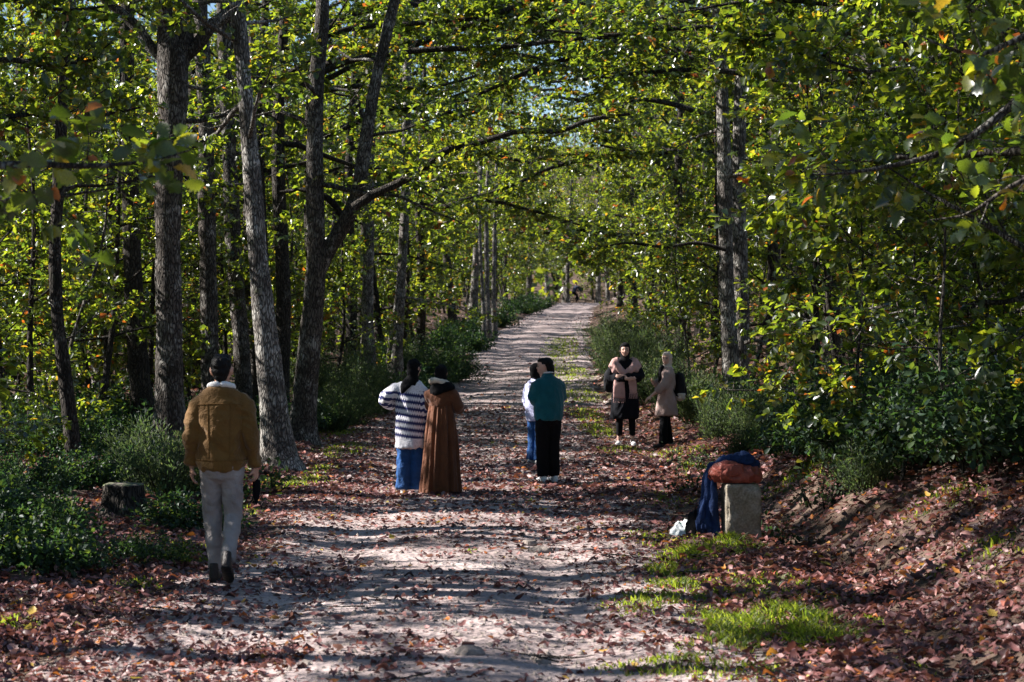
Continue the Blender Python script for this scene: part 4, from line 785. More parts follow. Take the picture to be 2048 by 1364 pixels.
for i, (px, py, w, h, lb) in enumerate([(1080, 1105, 26, .045, 'flat dark stone sunk in the middle of the track'), (1058, 1092, 16, .05, 'small stone beside the flat dark one on the track'), (940, 1313, 30, .04, 'pale flat stone near the bottom of the track'), (1300, 1000, 12, .03, 'small stone on the right wheel rut near the post'), (1010, 1150, 10, .03, 'little stone in the sunlit band of the track'), (417, 1250, 9, .03, 'little round stone in the shaded leaves at lower left'), (1085, 1330, 18, .03, 'stone in the sunlit patch at the bottom'), (760, 1180, 12, .025, 'stone left of the sunlit band on the track')]):
    c = G(px, py); s = w * c[1] / F; v = IV * (s, s * .8, h); v = v * (1 + .25 * fbm(IV[:, 0] * 1.7 + i * 5, IV[:, 1] * 1.7, IV[:, 2] * 1.7, i))[:, None]
    props(link('stone', mesh('stone', v, IF, M['stone'], smooth=True), None, (c[0], c[1], float(gz(c[0], c[1])) + h * .2)), lb, 'stone', 'stones lying on the track')
# small clods and grit on the track
g_ = np.random.default_rng(9); n = 15000; y = 10 * (6.5 ** g_.random(n)); x = Lx(y) + (Rx(y) - Lx(y)) * g_.random(n); s = (.008 + .022 * g_.random(n) ** 3) * (1 + .4 * (y > 25)); s = np.where(g_.random(n) < .01, s * 2, s)
oc = np.array([(1, 0, 0), (-1, 0, 0), (0, 1, 0), (0, -1, 0), (0, 0, .7), (.2, .1, -.5)]); of = np.array([(0, 2, 4), (2, 1, 4), (1, 3, 4), (3, 0, 4)])
V = np.stack([x, y, gz(x, y)], 1)[:, None] + s[:, None, None] * (oc[None] + g_.normal(0, .25, (n, 6, 3)))
props(link('gravel', mesh('gravel', V.reshape(-1, 3), (of[None] + (np.arange(n) * 6)[:, None, None]).reshape(-1, 3), M['stone'])), 'small clods and grit lying on the track', 'gravel', kind='stuff')
# dry twigs
g_ = np.random.default_rng(19); tl = []
for i in range(420):
    yy = 10 * (4.0 ** g_.random()); xx = g_.uniform(max(-.25 * yy, -6), min(.25 * yy, 6.5))
    if Lx(yy) + .3 < xx < Rx(yy) - .3 and g_.random() < .75: continue
    a = g_.uniform(0, 6.28); L = g_.uniform(.12, .6); P = np.array([xx, yy, 0]) + np.linspace(0, L, 6)[:, None] * np.array([math.cos(a), math.sin(a), 0]) + g_.normal(0, .012, (6, 3)); P[:, 2] = gz(P[:, 0], P[:, 1]) + .025 + .02 * g_.random(); tl.append((P, np.linspace(.006, .003, 6)))
v, f = tubes(tl, 4); props(link('fallen_twigs', mesh('fallen_twigs', v, f, M['bark'], smooth=True)), 'dry fallen twigs scattered in the litter', 'twigs', kind='stuff')

# ------------------------------------------------------------------ people: lofted volumes fused into one skin
def loft(pts, n=16, cap=.6, ref=None):
    """pts: (x, y, z, rx, ry): rings across the path, closed at both ends; rx runs along world x for upright paths"""
    A = np.array([p[:3] for p in pts], float); R = np.array([p[3:5] if len(p) > 4 else (p[3], p[3]) for p in pts], float)
    T = unit(np.gradient(A, axis=0)); rf = np.array(ref if ref is not None else ((1., 0, 0) if abs(T.mean(0)[0]) < .75 else (0, 0, 1.)))
    U = unit(rf[None] - T * (T @ rf)[:, None]); Wv = np.cross(T, U); a = np.linspace(0, 2 * np.pi, n, endpoint=False)
    V = A[:, None] + R[:, 0, None, None] * np.cos(a)[None, :, None] * U[:, None] + R[:, 1, None, None] * np.sin(a)[None, :, None] * Wv[:, None]
    m = len(A); V = V.reshape(-1, 3); e0 = A[0] - T[0] * R[0].min() * cap; e1 = A[-1] + T[-1] * R[-1].min() * cap; V = np.concatenate([V, [e0, e1]])
    i = np.arange(m - 1)[:, None] * n + np.arange(n)[None]; j = np.arange(m - 1)[:, None] * n + (np.arange(n)[None] + 1) % n
    Q = np.stack([i, j, j + n, i + n], -1).reshape(-1, 4); k = np.arange(n); k1 = (k + 1) % n
    t0 = np.stack([k1, k, np.full(n, m * n)], 1); t1 = np.stack([k + (m - 1) * n, k1 + (m - 1) * n, np.full(n, m * n + 1)], 1)
    return V, [Q, t0, t1]
def ell(c, r, rot=None):
    v = IV2 * np.array(r)
    if rot is not None: v = v @ np.array(rot).T
    return v + np.array(c), [IF2]
IV2, IF2 = ico(2)
VS = 1.0
def fuse(name, parts, mat, parent=None, vox=.011, smooth=4, wr=0.0, wsc=(9, 9, 5), seed=0, fine=0.0):
    VV, FF, off = [], [], 0
    for v, fs in parts:
        VV.append(v)
        for f in fs: FF.append(f + off)
        off += len(v)
    me = mesh(name + '_raw', np.concatenate(VV), FF); o = bpy.data.objects.new(name + '_raw', me); COL.objects.link(o)
    r = o.modifiers.new('r', 'REMESH'); r.mode = 'VOXEL'; r.voxel_size = vox * VS
    if smooth: s = o.modifiers.new('s', 'SMOOTH'); s.factor = .5; s.iterations = smooth
    dg = bpy.context.evaluated_depsgraph_get(); ev = o.evaluated_get(dg); out = bpy.data.meshes.new_from_object(ev); bpy.data.objects.remove(o); bpy.data.meshes.remove(me)
    out.name = name; n = len(out.vertices); co = np.empty(n * 3, np.float32); out.vertices.foreach_get('co', co); co = co.reshape(-1, 3)
    if wr or fine:
        no = np.empty(n * 3, np.float32); out.vertex_normals.foreach_get('vector', no); no = no.reshape(-1, 3)
        w = 1 - np.abs(fbm(co[:, 0] * wsc[0] + .6 * co[:, 2] * 3, co[:, 1] * wsc[1], co[:, 2] * wsc[2] + 2.2 * co[:, 0], seed, 2)) * 1.6
        co = co + no * (wr * w + fine * vnoise(co[:, 0] * 45, co[:, 1] * 45, co[:, 2] * 45, seed))[:, None]; out.vertices.foreach_set('co', co.ravel())
    out.polygons.foreach_set('use_smooth', np.ones(len(out.polygons), bool)); out.materials.clear(); out.materials.append(mat); out.update()
    return link(name, out, parent) if parent is not None else link(name, out)
def chain(P, R, n=12): return loft([(*p, *(r if isinstance(r, tuple) else (r, r))) for p, r in zip(*(lambda Q: (Q, R))(P))], n)
def limb(a, b, c, ra, rb, rc, mid=None, n=14):
    a, b, c = map(np.array, (a, b, c)); P = [a, a * .5 + b * .5, b * .85 + a * .15, b * .85 + c * .15, b * .5 + c * .5, c]; R = [ra, (ra * .55 + rb * .5) if mid is None else mid[0], rb, rb, (rb * .6 + rc * .45) if mid is None else mid[1], rc]
    P.insert(3, b * .9 + (a + c) * .05); R.insert(3, rb)
    return loft([(*p, r, r) for p, r in zip(P, R)], n)
def rotz(a): c, s = math.cos(a), math.sin(a); return np.array([(c, -s, 0), (s, c, 0), (0, 0, 1)])
def rotx(a): c, s = math.cos(a), math.sin(a); return np.array([(1, 0, 0), (0, c, -s), (0, s, c)])
def roty(a): c, s = math.cos(a), math.sin(a); return np.array([(c, 0, s), (0, 1, 0), (-s, 0, c)])
def moved(part, Rm, c0, c1=None):
    v, f = part; return (v - c0) @ Rm.T + (c0 if c1 is None else c1), f
def hand(w, d, nrm, side, curl=.6, s=1.0):
    """five fingers: w wrist, d pointing direction, nrm palm normal, side +1 when the thumb lies on cross(d, nrm)"""
    d = unit(np.array(d, float)); nrm = np.array(nrm, float); nrm = unit(nrm - d * (d @ nrm)); l = np.cross(d, nrm) * side; w = np.array(w, float); out = []
    out.append(loft([(*(w - d * .01), .024 * s, .019 * s), (*(w + d * .03 * s), .034 * s, .015 * s), (*(w + d * .07 * s), .040 * s, .015 * s), (*(w + d * .088 * s), .038 * s, .012 * s)], 12, ref=l))
    for k, (o, L) in enumerate(((.029, .066), (.010, .076), (-.010, .070), (-.028, .054))):
        p = w + d * .085 * s + l * o * s; q = [p - d * .02 * s, p]; dd = d
        for j, f in enumerate((.45, .33, .26)):
            dd = unit(dd * math.cos(curl * .7) + nrm * math.sin(curl * .7)); dd2 = unit(d * math.cos(curl * (j + .6)) + nrm * math.sin(curl * (j + .6))); q.append(q[-1] + dd2 * L * f * s)
        out.append(loft([(*x, r * s, r * s) for x, r in zip(q, (.010, .0098, .0092, .0085, .007))], 8))
    p = w + d * .02 * s + l * .028 * s; dt = unit(d * .7 + l * .6 + nrm * .35); out.append(loft([(*p, .013 * s, .013 * s), (*(p + dt * .035 * s), .0115 * s, .0115 * s), (*(p + dt * .062 * s + nrm * .006), .0085 * s, .0085 * s)], 8))
    return out
HC = np.array([0, .02, 1.595])          # head centre, figure 1.70 m tall facing +y
def head_parts(yaw=0, pitch=0, dz=0.0, dy=0.0, dx=0.0):
    p = [loft([(0, .045, 1.487, .030, .032), (0, .036, 1.50, .046, .055), (0, .024, 1.535, .058, .075), (0, .016, 1.575, .068, .090), (0, .010, 1.62, .074, .097), (0, .006, 1.66, .068, .088), (0, .004, 1.69, .042, .055)], 20, .5),
         loft([(0, .103, 1.612, .008, .008), (0, .116, 1.585, .011, .012), (0, .118, 1.572, .014, .012), (0, .105, 1.562, .012, .009)], 10),
         ell((0, .102, 1.535), (.022, .012, .012)), ell((0, .092, 1.503), (.02, .016, .016)), ell((.034, .082, 1.567), (.022, .02, .022)), ell((-.034, .082, 1.567), (.022, .02, .022)), ell((.034, .09, 1.622), (.026, .012, .009)), ell((-.034, .09, 1.622), (.026, .012, .009))]
    for s in (-1, 1): p.append(ell((s * .077, .0, 1.585), (.011, .022, .034), roty(s * .25)))
    Rm = rotz(yaw) @ rotx(pitch); off = np.array([dx, dy, dz]); return [moved(q, Rm, np.array([0, .0, 1.5]), np.array([0, .0, 1.5]) + off) for q in p], (Rm, off)
def on_head(parts, hr): return [moved(q, hr[0], np.array([0, 0, 1.5]), np.array([0, 0, 1.5]) + hr[1]) for q in parts]
def body(t, J, skin, yaw=0, pitch=0, hd=(0, 0, 0), hands=None, vox=.0095, w=1.0):
    hp, hr = head_parts(yaw, pitch, hd[2], hd[1], hd[0]); p = list(hp)
    p.append(loft([(0, 0, 1.40, .06, .06), (hd[0] * .3, .0 + hd[1] * .3, 1.46, .054, .056), (hd[0], .012 + hd[1], 1.54 + hd[2], .052, .056)], 14))
    p.append(loft([(0, 0, .83, .12 * w, .085), (0, -.005, .93, .14 * w, .098), (0, 0, 1.05, .125 * w, .09), (0, .005, 1.2, .15 * w, .11), (0, 0, 1.32, .165 * w, .105), (0, -.005, 1.41, .13 * w, .075), (0, 0, 1.45, .06, .055)], 20))
    for s, k in ((-1, 'L'), (1, 'R')):
        p.append(limb(J['hip' + k], J['knee' + k], J['ank' + k], .068, .046, .036, (.058, .043)))
        a = np.array(J['ank' + k]); fd = np.array(J.get('foot' + k, (0, 1, -.25)), float); fd = unit(fd); p.append(loft([(*(a + (0, 0, 0) - fd * .045), .028, .026), (*(a + fd * .03 - (0, 0, .035)), .034, .03), (*(a + fd * .12 - (0, 0, .045)), .038, .02), (*(a + fd * .17 - (0, 0, .05)), .026, .014)], 12))
        p.append(limb(np.array(J['sh' + k]) + (-s * .03, 0, -.04), J['elb' + k], J['wri' + k], .045, .038, .026, (.042, .036)))
        h = (hands or {}).get(k)
        if h is None: d = np.array(J['wri' + k], float) - np.array(J['elb' + k], float); h = dict(d=d, n=(-s, .2, 0), side=-1 if k == 'R' else 1)
        p += hand(J['wri' + k], h['d'], h['n'], h.get('side', 1), h.get('curl', .45))
    fuse('body', p, skin, t, vox, 2); return hr
def joints(**kw):
    J = dict(hipL=(-.085, 0, .9), hipR=(.085, 0, .9), kneeL=(-.095, .02, .48), kneeR=(.095, .02, .48), ankL=(-.1, -.02, .085), ankR=(.1, -.02, .085), shL=(-.17, 0, 1.385), shR=(.17, 0, 1.385), elbL=(-.235, -.03, 1.11), elbR=(.235, -.03, 1.11), wriL=(-.25, .04, .87), wriR=(.25, .04, .87)); J.update(kw); return J
def trousers(t, J, mat, r=(.1, .085, .072, .062), hem=.11, waist=.95, wr=.006, pel=(.165, .125), seed=0, name='trousers'):
    p = [loft([(0, 0, .80, pel[0] * .85, pel[1] * .9), (0, -.01, .88, *pel), (0, 0, waist, pel[0] * .94, pel[1] * .9)], 20)]
    for k in 'LR':
        h, kn, an = (np.array(J[q + k], float) for q in ('hip', 'knee', 'ank')); e = an + (kn - an) * (hem - .085) / .4
        p.append(loft([(*h, r[0], r[0]), (*(h * .5 + kn * .5), r[1], r[1] * 1.05), (*kn, r[2], r[2]), (*(kn * .5 + e * .5), (r[2] + r[3]) / 2, (r[2] + r[3]) / 2), (*e, r[3], r[3])], 16, .1))
    return fuse(name, p, mat, t, .010, 3, wr, (11, 11, 9), seed)
def shoe(t, J, k, mat, sole, high=0.0, s=1.0):
    a = np.array(J['ank' + k], float); fd = unit(np.array(J.get('foot' + k, (0, 1, -.0)), float)); up = np.array([0, 0, 1.]); up = unit(up - fd * (up @ fd)); lat = np.cross(fd, up); b = a - up * .085 * s
    P = [b - fd * .07 + up * .035, b - fd * .02 + up * .045, b + fd * .05 + up * .042, b + fd * .12 + up * .032, b + fd * .175 + up * .026]; R = [(.032, .036), (.038, .046), (.041, .042), (.044, .032), (.034, .022)]
    parts = [loft([(*p, *r) for p, r in zip(P, R)], 14, .5, ref=lat), loft([(*(b - fd * .035 + up * .05), .038, .05), (*(a - fd * .03 + up * (.01 + high)), .036, .042)], 12, .1, ref=lat)]
    o = fuse('shoe', parts, mat, t, .008, 3)
    sp = [loft([(*(b - fd * .085 + up * .012), .028, .012), (*(b - fd * .05 + up * .012), .039, .013), (*(b + fd * .05 + up * .012), .041, .013), (*(b + fd * .13 + up * .012), .047, .013), (*(b + fd * .2 + up * .014), .026, .011)], 14, .3, ref=lat)]
    fuse('sole', sp, sole, o, .007, 1); return o
def sleeve(sh, el, wr, r=(.085, .07, .062, .052), cut=1.0):
    sh, el, wr = (np.array(q, float) for q in (sh, el, wr)); wr = el + (wr - el) * cut; inn = np.array([-np.sign(sh[0]) * .075, 0, -.01]); sh = sh + np.array([-np.sign(sh[0]) * .012, 0, -.035])
    return loft([(*(sh + inn), r[0] * .6, r[0] * .6), (*(sh + inn * .4), r[0] * .85, r[0] * .85), (*(sh * .85 + el * .15), r[0], r[0]), (*(sh * .55 + el * .45), r[1] * 1.04, r[1] * 1.04), (*(sh * .1 + el * .9), r[1], r[1]), (*(el * .85 + wr * .15), r[1] * .98, r[1]), (*(el * .5 + wr * .5), r[2], r[2]), (*wr, r[3], r[3])], 16, .2)
def seam(parent, target, pts, mat, r=.004, name='seam', side=-1):
    """a stitched ridge projected on the garment from behind (side -1) or front"""
    bv = BVHTree.FromPolygons([v.co[:] for v in target.data.vertices], [p.vertices[:] for p in target.data.polygons]); Q = []
    for x, z in pts:
        h = bv.ray_cast(Vector((x, side * 1.0, z)), Vector((0, -side, 0)))
        if h[0] is not None: Q.append((h[0].x, h[0].y + side * r * .3, h[0].z))
    if len(Q) > 2: v, f = tubes([(np.array(Q), np.full(len(Q), r))], 6); link(name, mesh(name, v, f, mat, smooth=True), parent)
def face(t, hr, dark, lip):
    for s in (-1, 1):
        v, f = on_head([ell((s * .033, .094, 1.598), (.0165, .008, .0085))], hr)[0]; link('eye', mesh('eye', v, f, dark, smooth=True), t)
        v, f = on_head([loft([(s * .012, .104, 1.619, .004, .004), (s * .033, .102, 1.626, .005, .004), (s * .055, .088, 1.618, .003, .003)], 6)], hr)[0]; link('eyebrow', mesh('eyebrow', v, f, dark, smooth=True), t)
    v, f = on_head([loft([(-.024, .103, 1.534, .003, .004), (0, .113, 1.536, .007, .007), (.024, .103, 1.534, .003, .004)], 8, ref=(0, 0, 1))], hr)[0]; link('mouth', mesh('mouth', v, f, lip, smooth=True), t)
def ground_thing(name, label, cat, px, Y, rz, H, z=None, group=None):
    x = (px - CX) * Y / F; return thing(name, label, cat, (x, Y, (float(gz(x, Y)) if z is None else z)), rz, group, H / 1.7)

SK = plain('skin', (.42, .23, .16), .5, .35, var=.08); SK2 = plain('skin_light', (.52, .31, .24), .5, .35, var=.08)
BLK = plain('black_cloth', (.0045, .0045, .0055), .9, .12, .3); RUB = plain('pale_sole', (.55, .53, .5), .6, .3); DSOLE = plain('dark_sole', (.02, .018, .016), .7)
HAIR = plain('hair', (.004, .003, .0028), .6, .15, .8, 130); EYE = plain('eye_dark', (.02, .014, .012), .3, .5); LIP = plain('lip', (.33, .12, .10), .45, .4)
WSHOE = plain('white_shoe', (.72, .7, .68), .6, .3); DSHOE = plain('dark_shoe', (.025, .02, .018), .6, .3)
PG = 'people standing on the track'

# 1 --- the man in the mustard jacket
OCH = plain('mustard_cord', (.125, .062, .013), .8, .2, .5, 90, .2, .15); OCHD = plain('mustard_seam', (.12, .06, .015), .8); FLE = plain('white_fleece', (.66, .65, .64), .95, .1, 1.0, 70); GRY = plain('grey_jeans', (.25, .225, .215), .85, .2, .4, 160)
t = ground_thing('person', 'person in a mustard jacket and light grey jeans walking away, seen from behind', 'person', 443, 16.1, 0, 1.74)
J = joints(hipL=(-.075, 0, .9), hipR=(.075, 0, .9), kneeL=(-.08, .10, .485), ankL=(-.065, .10, .085), kneeR=(.08, .05, .50), ankR=(.07, -.20, .18), footR=(0, .85, -.5), shL=(-.178, 0, 1.40), shR=(.178, 0, 1.40), elbL=(-.218, -.04, 1.12), elbR=(.222, -.04, 1.12), wriL=(-.232, .05, .88), wriR=(.252, .04, .875))
hr = body(t, J, SK, hands={'L': dict(d=(.02, .15, -1), n=(1, .2, 0), side=1), 'R': dict(d=(.02, .1, -1), n=(-1, .3, 0), side=-1, curl=.9)}, w=1.06)
trousers(t, J, GRY, (.09, .074, .062, .052), .10, pel=(.152, .12), seed=1, wr=.014)
for k in 'LR': shoe(t, J, k, DSHOE, DSOLE, .05)
jk = fuse('jacket', [loft([(0, 0, .86, .17, .13), (0, -.005, .89, .176, .134), (0, 0, .94, .18, .138), (0, 0, 1.08, .180, .135), (0, 0, 1.22, .192, .14), (0, 0, 1.33, .196, .13), (0, -.005, 1.40, .172, .105), (0, -.005, 1.45, .11, .09), (0, 0, 1.475, .075, .075)], 24, .1), sleeve(J['shL'], J['elbL'], J['wriL'], (.078, .064, .055, .046), .97), sleeve(J['shR'], J['elbR'], J['wriR'], (.078, .064, .055, .046), .97)], OCH, t, .010, 3, .016, (7, 7, 10), 3, .001)
seam(jk, jk, [(x, 1.345 - .25 * x * x) for x in np.linspace(-.17, .17, 20)], OCHD, .0045); seam(jk, jk, [(x, .925) for x in np.linspace(-.19, .19, 20)], OCHD, .005, 'waistband_seam')
for s in (-1, 1): seam(jk, jk, [(s * (.075 + .03 * (z - .93)), z) for z in np.linspace(.935, 1.335, 20)], OCHD, .003)
fuse('collar', [loft([(.085 * math.cos(a), -.005 + .078 * math.sin(a) - .0, 1.47 - .022 * math.sin(a), .026, .024) for a in np.linspace(-math.pi * 1.42, math.pi * .42, 26)], 10)], FLE, jk, .008, 2, 0, fine=.003)
fuse('hair', on_head([ell((0, -.012, 1.635), (.080, .098, .075)), ell((0, .02, 1.675), (.07, .085, .04)), ell((0, -.05, 1.585), (.066, .055, .055)), ell((0, -.062, 1.545), (.05, .035, .035))], hr), HAIR, t, .007, 1, .005, (40, 40, 20), 2, .006)
v, f = tubes([(np.array([(.252 + .031 * math.cos(a), .04 + .031 * math.sin(a), .888 - .003 * math.cos(a)) for a in np.linspace(0, 6.2832, 17)]), np.full(17, .006))], 6); link('watch', mesh('watch', v, f, BLK, smooth=True), t)
# the dark thing hanging from his hand
q = t.location; s_ = 1.74 / 1.7
pch = thing('pouch', 'slim dark pouch dangling from the walking person\'s right hand', 'pouch', (q.x + .252 * s_, q.y + .075 * s_, q.z + .60 * s_))
fuse('pouch_body', [loft([(0, 0, -.02, .008, .008), (0, 0, .04, .026, .014), (0, 0, .12, .034, .018), (0, 0, .17, .03, .016)], 12)], BLK, pch, .006, 2, .002); v, f = tubes([(np.array([(-.012, 0, .16), (-.014, -.01, .2), (0, -.016, .235), (.012, -.01, .2), (.012, 0, .16)]), np.full(5, .004))], 5); link('strap', mesh('strap', v, f, BLK), pch)

VS = 1.4
# 2 --- the person in the striped sweater
def stripe_mat():
    m, nt, b = nodemat('striped_knit'); tc = N(nt, 'ShaderNodeTexCoord'); sx = N(nt, 'ShaderNodeSeparateXYZ'); nt.links.new(tc.outputs['Object'], sx.inputs[0])
    at = N(nt, 'ShaderNodeMath', operation='ARCTAN2'); nt.links.new(sx.outputs[1], at.inputs[0]); nt.links.new(sx.outputs[0], at.inputs[1])
    m1 = N(nt, 'ShaderNodeMath', operation='MULTIPLY', i_1=34.0); nt.links.new(at.outputs[0], m1.inputs[0]); sn = N(nt, 'ShaderNodeMath', operation='SINE'); nt.links.new(m1.outputs[0], sn.inputs[0])
    z1 = N(nt, 'ShaderNodeMath', operation='MULTIPLY_ADD', i_1=.011); nt.links.new(sn.outputs[0], z1.inputs[0]); tl = N(nt, 'ShaderNodeMath', operation='MULTIPLY_ADD', i_1=.14); nt.links.new(sx.outputs[0], tl.inputs[0]); nt.links.new(sx.outputs[2], tl.inputs[2]); nt.links.new(tl.outputs[0], z1.inputs[2])
    dv = N(nt, 'ShaderNodeMath', operation='DIVIDE', i_1=.088); nt.links.new(z1.outputs[0], dv.inputs[0]); fr = N(nt, 'ShaderNodeMath', operation='FRACT'); nt.links.new(dv.outputs[0], fr.inputs[0])
    lt = ramp(nt, [(.47, (1, 1, 1)), (.52, (0, 0, 0))], fr.outputs[0]); up = N(nt, 'ShaderNodeMath', operation='LESS_THAN', i_1=1.30); nt.links.new(sx.outputs[2], up.inputs[0]); lo = N(nt, 'ShaderNodeMath', operation='GREATER_THAN', i_1=.70); nt.links.new(sx.outputs[2], lo.inputs[0])
    a = N(nt, 'ShaderNodeMath', operation='MULTIPLY'); nt.links.new(up.outputs[0], a.inputs[0]); nt.links.new(lo.outputs[0], a.inputs[1]); a2 = N(nt, 'ShaderNodeMath', operation='MULTIPLY'); nt.links.new(a.outputs[0], a2.inputs[0]); nt.links.new(lt.outputs[0], a2.inputs[1])
    n1 = N(nt, 'ShaderNodeTexNoise', i_Scale=60.0); nt.links.new(tc.outputs['Object'], n1.inputs[0]); wv = ramp(nt, [(.3, (.5, .49, .52)), (.7, (.74, .73, .76))], n1.outputs['Fac'])
    c = mixc(nt, a2.outputs[0], wv.outputs[0], (.012, .018, .09)); nt.links.new(c, b.inputs['Base Color']); b.inputs['Roughness'].default_value = .95
    bp = N(nt, 'ShaderNodeBump', i_Strength=.7, i_Distance=.008); nt.links.new(n1.outputs['Fac'], bp.inputs['Height']); nt.links.new(bp.outputs[0], b.inputs['Normal']); return m
STR = stripe_mat(); DEN = plain('blue_denim', (.014, .06, .18), .8, .2, .4, 150, .3)
t = ground_thing('person', 'person in a white sweater with navy wavy stripes, black hijab and blue jeans', 'person', 822, 25.9, math.radians(-4), 1.645, group=PG)
J = joints(kneeL=(-.085, .02, .48), kneeR=(.085, .02, .48), ankL=(-.095, 0, .085), ankR=(.085, 0, .085), shL=(-.165, 0, 1.375), elbL=(-.345, -.06, 1.20), wriL=(-.245, .17, 1.12), shR=(.16, 0, 1.375), elbR=(.185, -.05, 1.10), wriR=(.175, .03, .86))
hr = body(t, J, SK2, yaw=-.5, hands={'L': dict(d=(.6, .7, -.1), n=(0, 0, -1), side=1), 'R': dict(d=(0, .2, -1), n=(-1, .2, 0), side=-1)}, w=.95, hd=(.035, 0, 0))
trousers(t, J, DEN, (.105, .095, .09, .092), .06, seed=5, wr=.016)
for k in 'LR': shoe(t, J, k, WSHOE, RUB)
hemz = [.575 + .012 * math.sin(i * 1.3) for i in range(3)]
sw = fuse('sweater', [loft([(.0, 0, .585, .205, .165), (.0, 0, .64, .205, .165), (0, 0, .80, .195, .155), (0, 0, 1.0, .19, .15), (0, 0, 1.18, .195, .15), (0, 0, 1.31, .195, .13), (0, -.005, 1.385, .165, .105), (0, 0, 1.445, .085, .08)], 24, .05), sleeve(J['shL'], J['elbL'], J['wriL'], (.085, .08, .085, .078), .88), sleeve(J['shR'], J['elbR'], J['wriR'], (.085, .075, .072, .066), .95)], STR, t, .011, 4, .013, (8, 8, 5), 6, .002)
vs_ = sw.data.vertices; co = np.empty(len(vs_) * 3, np.float32); vs_.foreach_get('co', co); co = co.reshape(-1, 3); an = np.arctan2(co[:, 1], co[:, 0]); co[:, 2] += np.where(co[:, 2] < .66, (.018 * np.abs(np.sin(an * 7)) - .02) * (1 - (co[:, 2] - .55) / .11), 0); vs_.foreach_set('co', co.ravel())
fuse('hijab', on_head([ell((0, -.004, 1.612), (.086, .106, .108)), ell((0, -.02, 1.545), (.08, .09, .08)), loft([(0, -.02, 1.55, .075, .085), (0, -.02, 1.49, .07, .075), (0, -.02, 1.44, .085, .08), (-.02, -.03, 1.40, .11, .085)], 16)], hr) + [loft([(0, -.06, 1.45, .07, .035), (-.04, -.115, 1.40, .075, .026), (-.075, -.14, 1.34, .055, .02), (-.10, -.15, 1.27, .022, .014)], 12, ref=(1, 0, 0))], BLK, t, .010, 4, .005, (14, 14, 10), 7)

# 3 --- the person in the long rust dress
RUS = plain('rust_dress', (.115, .036, .011), .8, .25, .35, 120, .22, .2); CRM = plain('cream_scarf', (.52, .46, .38), .95, .1, .8, 80)
t = ground_thing('person', 'person in a long rust-brown dress with cream scarf and black hijab', 'person', 882, 25.7, math.radians(-8), 1.56, group=PG)
J = joints(shL=(-.155, 0, 1.375), elbL=(-.17, .10, 1.13), wriL=(-.03, .25, 1.13), shR=(.155, 0, 1.375), elbR=(.265, -.01, 1.12), wriR=(.12, .21, 1.14))
hr = body(t, J, SK2, yaw=.15, hands={'L': dict(d=(.9, .4, 0), n=(0, -1, 0), side=1), 'R': dict(d=(-.9, .4, 0), n=(0, -1, 0), side=-1)}, w=.95)
def skirt():
    k = 72; zz = np.linspace(1.17, .015, 34); V = []
    for z in zz:
        u = (1.17 - z) / 1.15; rx = .152 + .035 * u ** .5 + .075 * u; ry = .125 + .035 * u ** .5 + .085 * u; a = np.linspace(0, 2 * np.pi, k, endpoint=False)
        fold = (.010 + .022 * min(1, u * 3) + .022 * u) * (np.sin(a * 11 + 1.5 * np.sin(u * 2)) * .6 + .5 * np.sin(a * 19 + 2 + u)) + .012 * fbm(np.cos(a) * 3, np.sin(a) * 3, z * 1.5, 4)
        V.append(np.stack([(rx + fold) * np.cos(a) + .0 * u, (ry + fold) * np.sin(a) - .02 * u, np.full(k, z)], 1))
    V = np.concatenate(V); i = np.arange(33)[:, None] * k + np.arange(k)[None]; j = np.arange(33)[:, None] * k + (np.arange(k)[None] + 1) % k
    return V, np.stack([j, i, i + k, j + k], -1).reshape(-1, 4)
v, f = skirt(); dr = link('dress_skirt', mesh('dress_skirt', v, f, RUS, smooth=True), t)
fuse('dress_bodice', [loft([(0, 0, 1.15, .155, .128), (0, 0, 1.2, .158, .13), (0, 0, 1.30, .172, .125), (0, -.005, 1.385, .15, .10), (0, 0, 1.44, .085, .08)], 22, .05), sleeve(J['shL'], J['elbL'], J['wriL'], (.08, .07, .065, .055), .93), sleeve(J['shR'], J['elbR'], J['wriR'], (.082, .075, .072, .06), .93)], RUS, t, .010, 3, .012, (9, 9, 7), 8)
fuse('hijab', on_head([ell((0, -.004, 1.612), (.086, .106, .106)), ell((0, -.02, 1.54), (.08, .092, .09))], hr) + [loft([(.02, -.02, 1.47, .12, .10), (.02, -.03, 1.42, .165, .12), (.03, -.035, 1.36, .175, .128), (.045, -.04, 1.325, .15, .115)], 22, .1)], BLK, t, .010, 4, .005, (14, 14, 10), 9)
fuse('scarf', [loft([(.115 * math.cos(a) - .015, -.015 + .105 * math.sin(a), 1.465 - .03 * math.sin(a) - .02 * math.cos(a), .032, .04) for a in np.linspace(-math.pi * 1.4, math.pi * .4, 26)], 10)], CRM, t, .009, 3, .006, (20, 20, 20), 10)

# 4 --- the one in the teal sweater, head in profile
TEA = plain('teal_fleece', (.005, .08, .10), .92, .12, .5, 90, .2, .2)
t = ground_thing('person', 'dark-haired person in a teal sweater, black trousers and white shoes, arms folded', 'person', 1097, 27.7, math.radians(28), 1.65, group=PG)
J = joints(ankL=(-.085, 0, .085), ankR=(.085, 0, .085), kneeL=(-.085, .02, .48), kneeR=(.085, .02, .48), shL=(-.17, 0, 1.38), elbL=(-.215, .05, 1.12), wriL=(.03, .23, 1.13), shR=(.17, 0, 1.38), elbR=(.215, .05, 1.12), wriR=(-.03, .21, 1.10))
hr = body(t, J, SK2, yaw=.85, pitch=-.12, hands={'L': dict(d=(1, .1, 0), n=(0, -1, 0), side=1), 'R': dict(d=(-1, .1, 0), n=(0, -1, 0), side=-1)}, hd=(-.02, .03, -.01))
trousers(t, J, BLK, (.108, .098, .085, .078), .09, pel=(.18, .135), seed=11, wr=.006)
for k in 'LR': shoe(t, J, k, WSHOE, RUB)
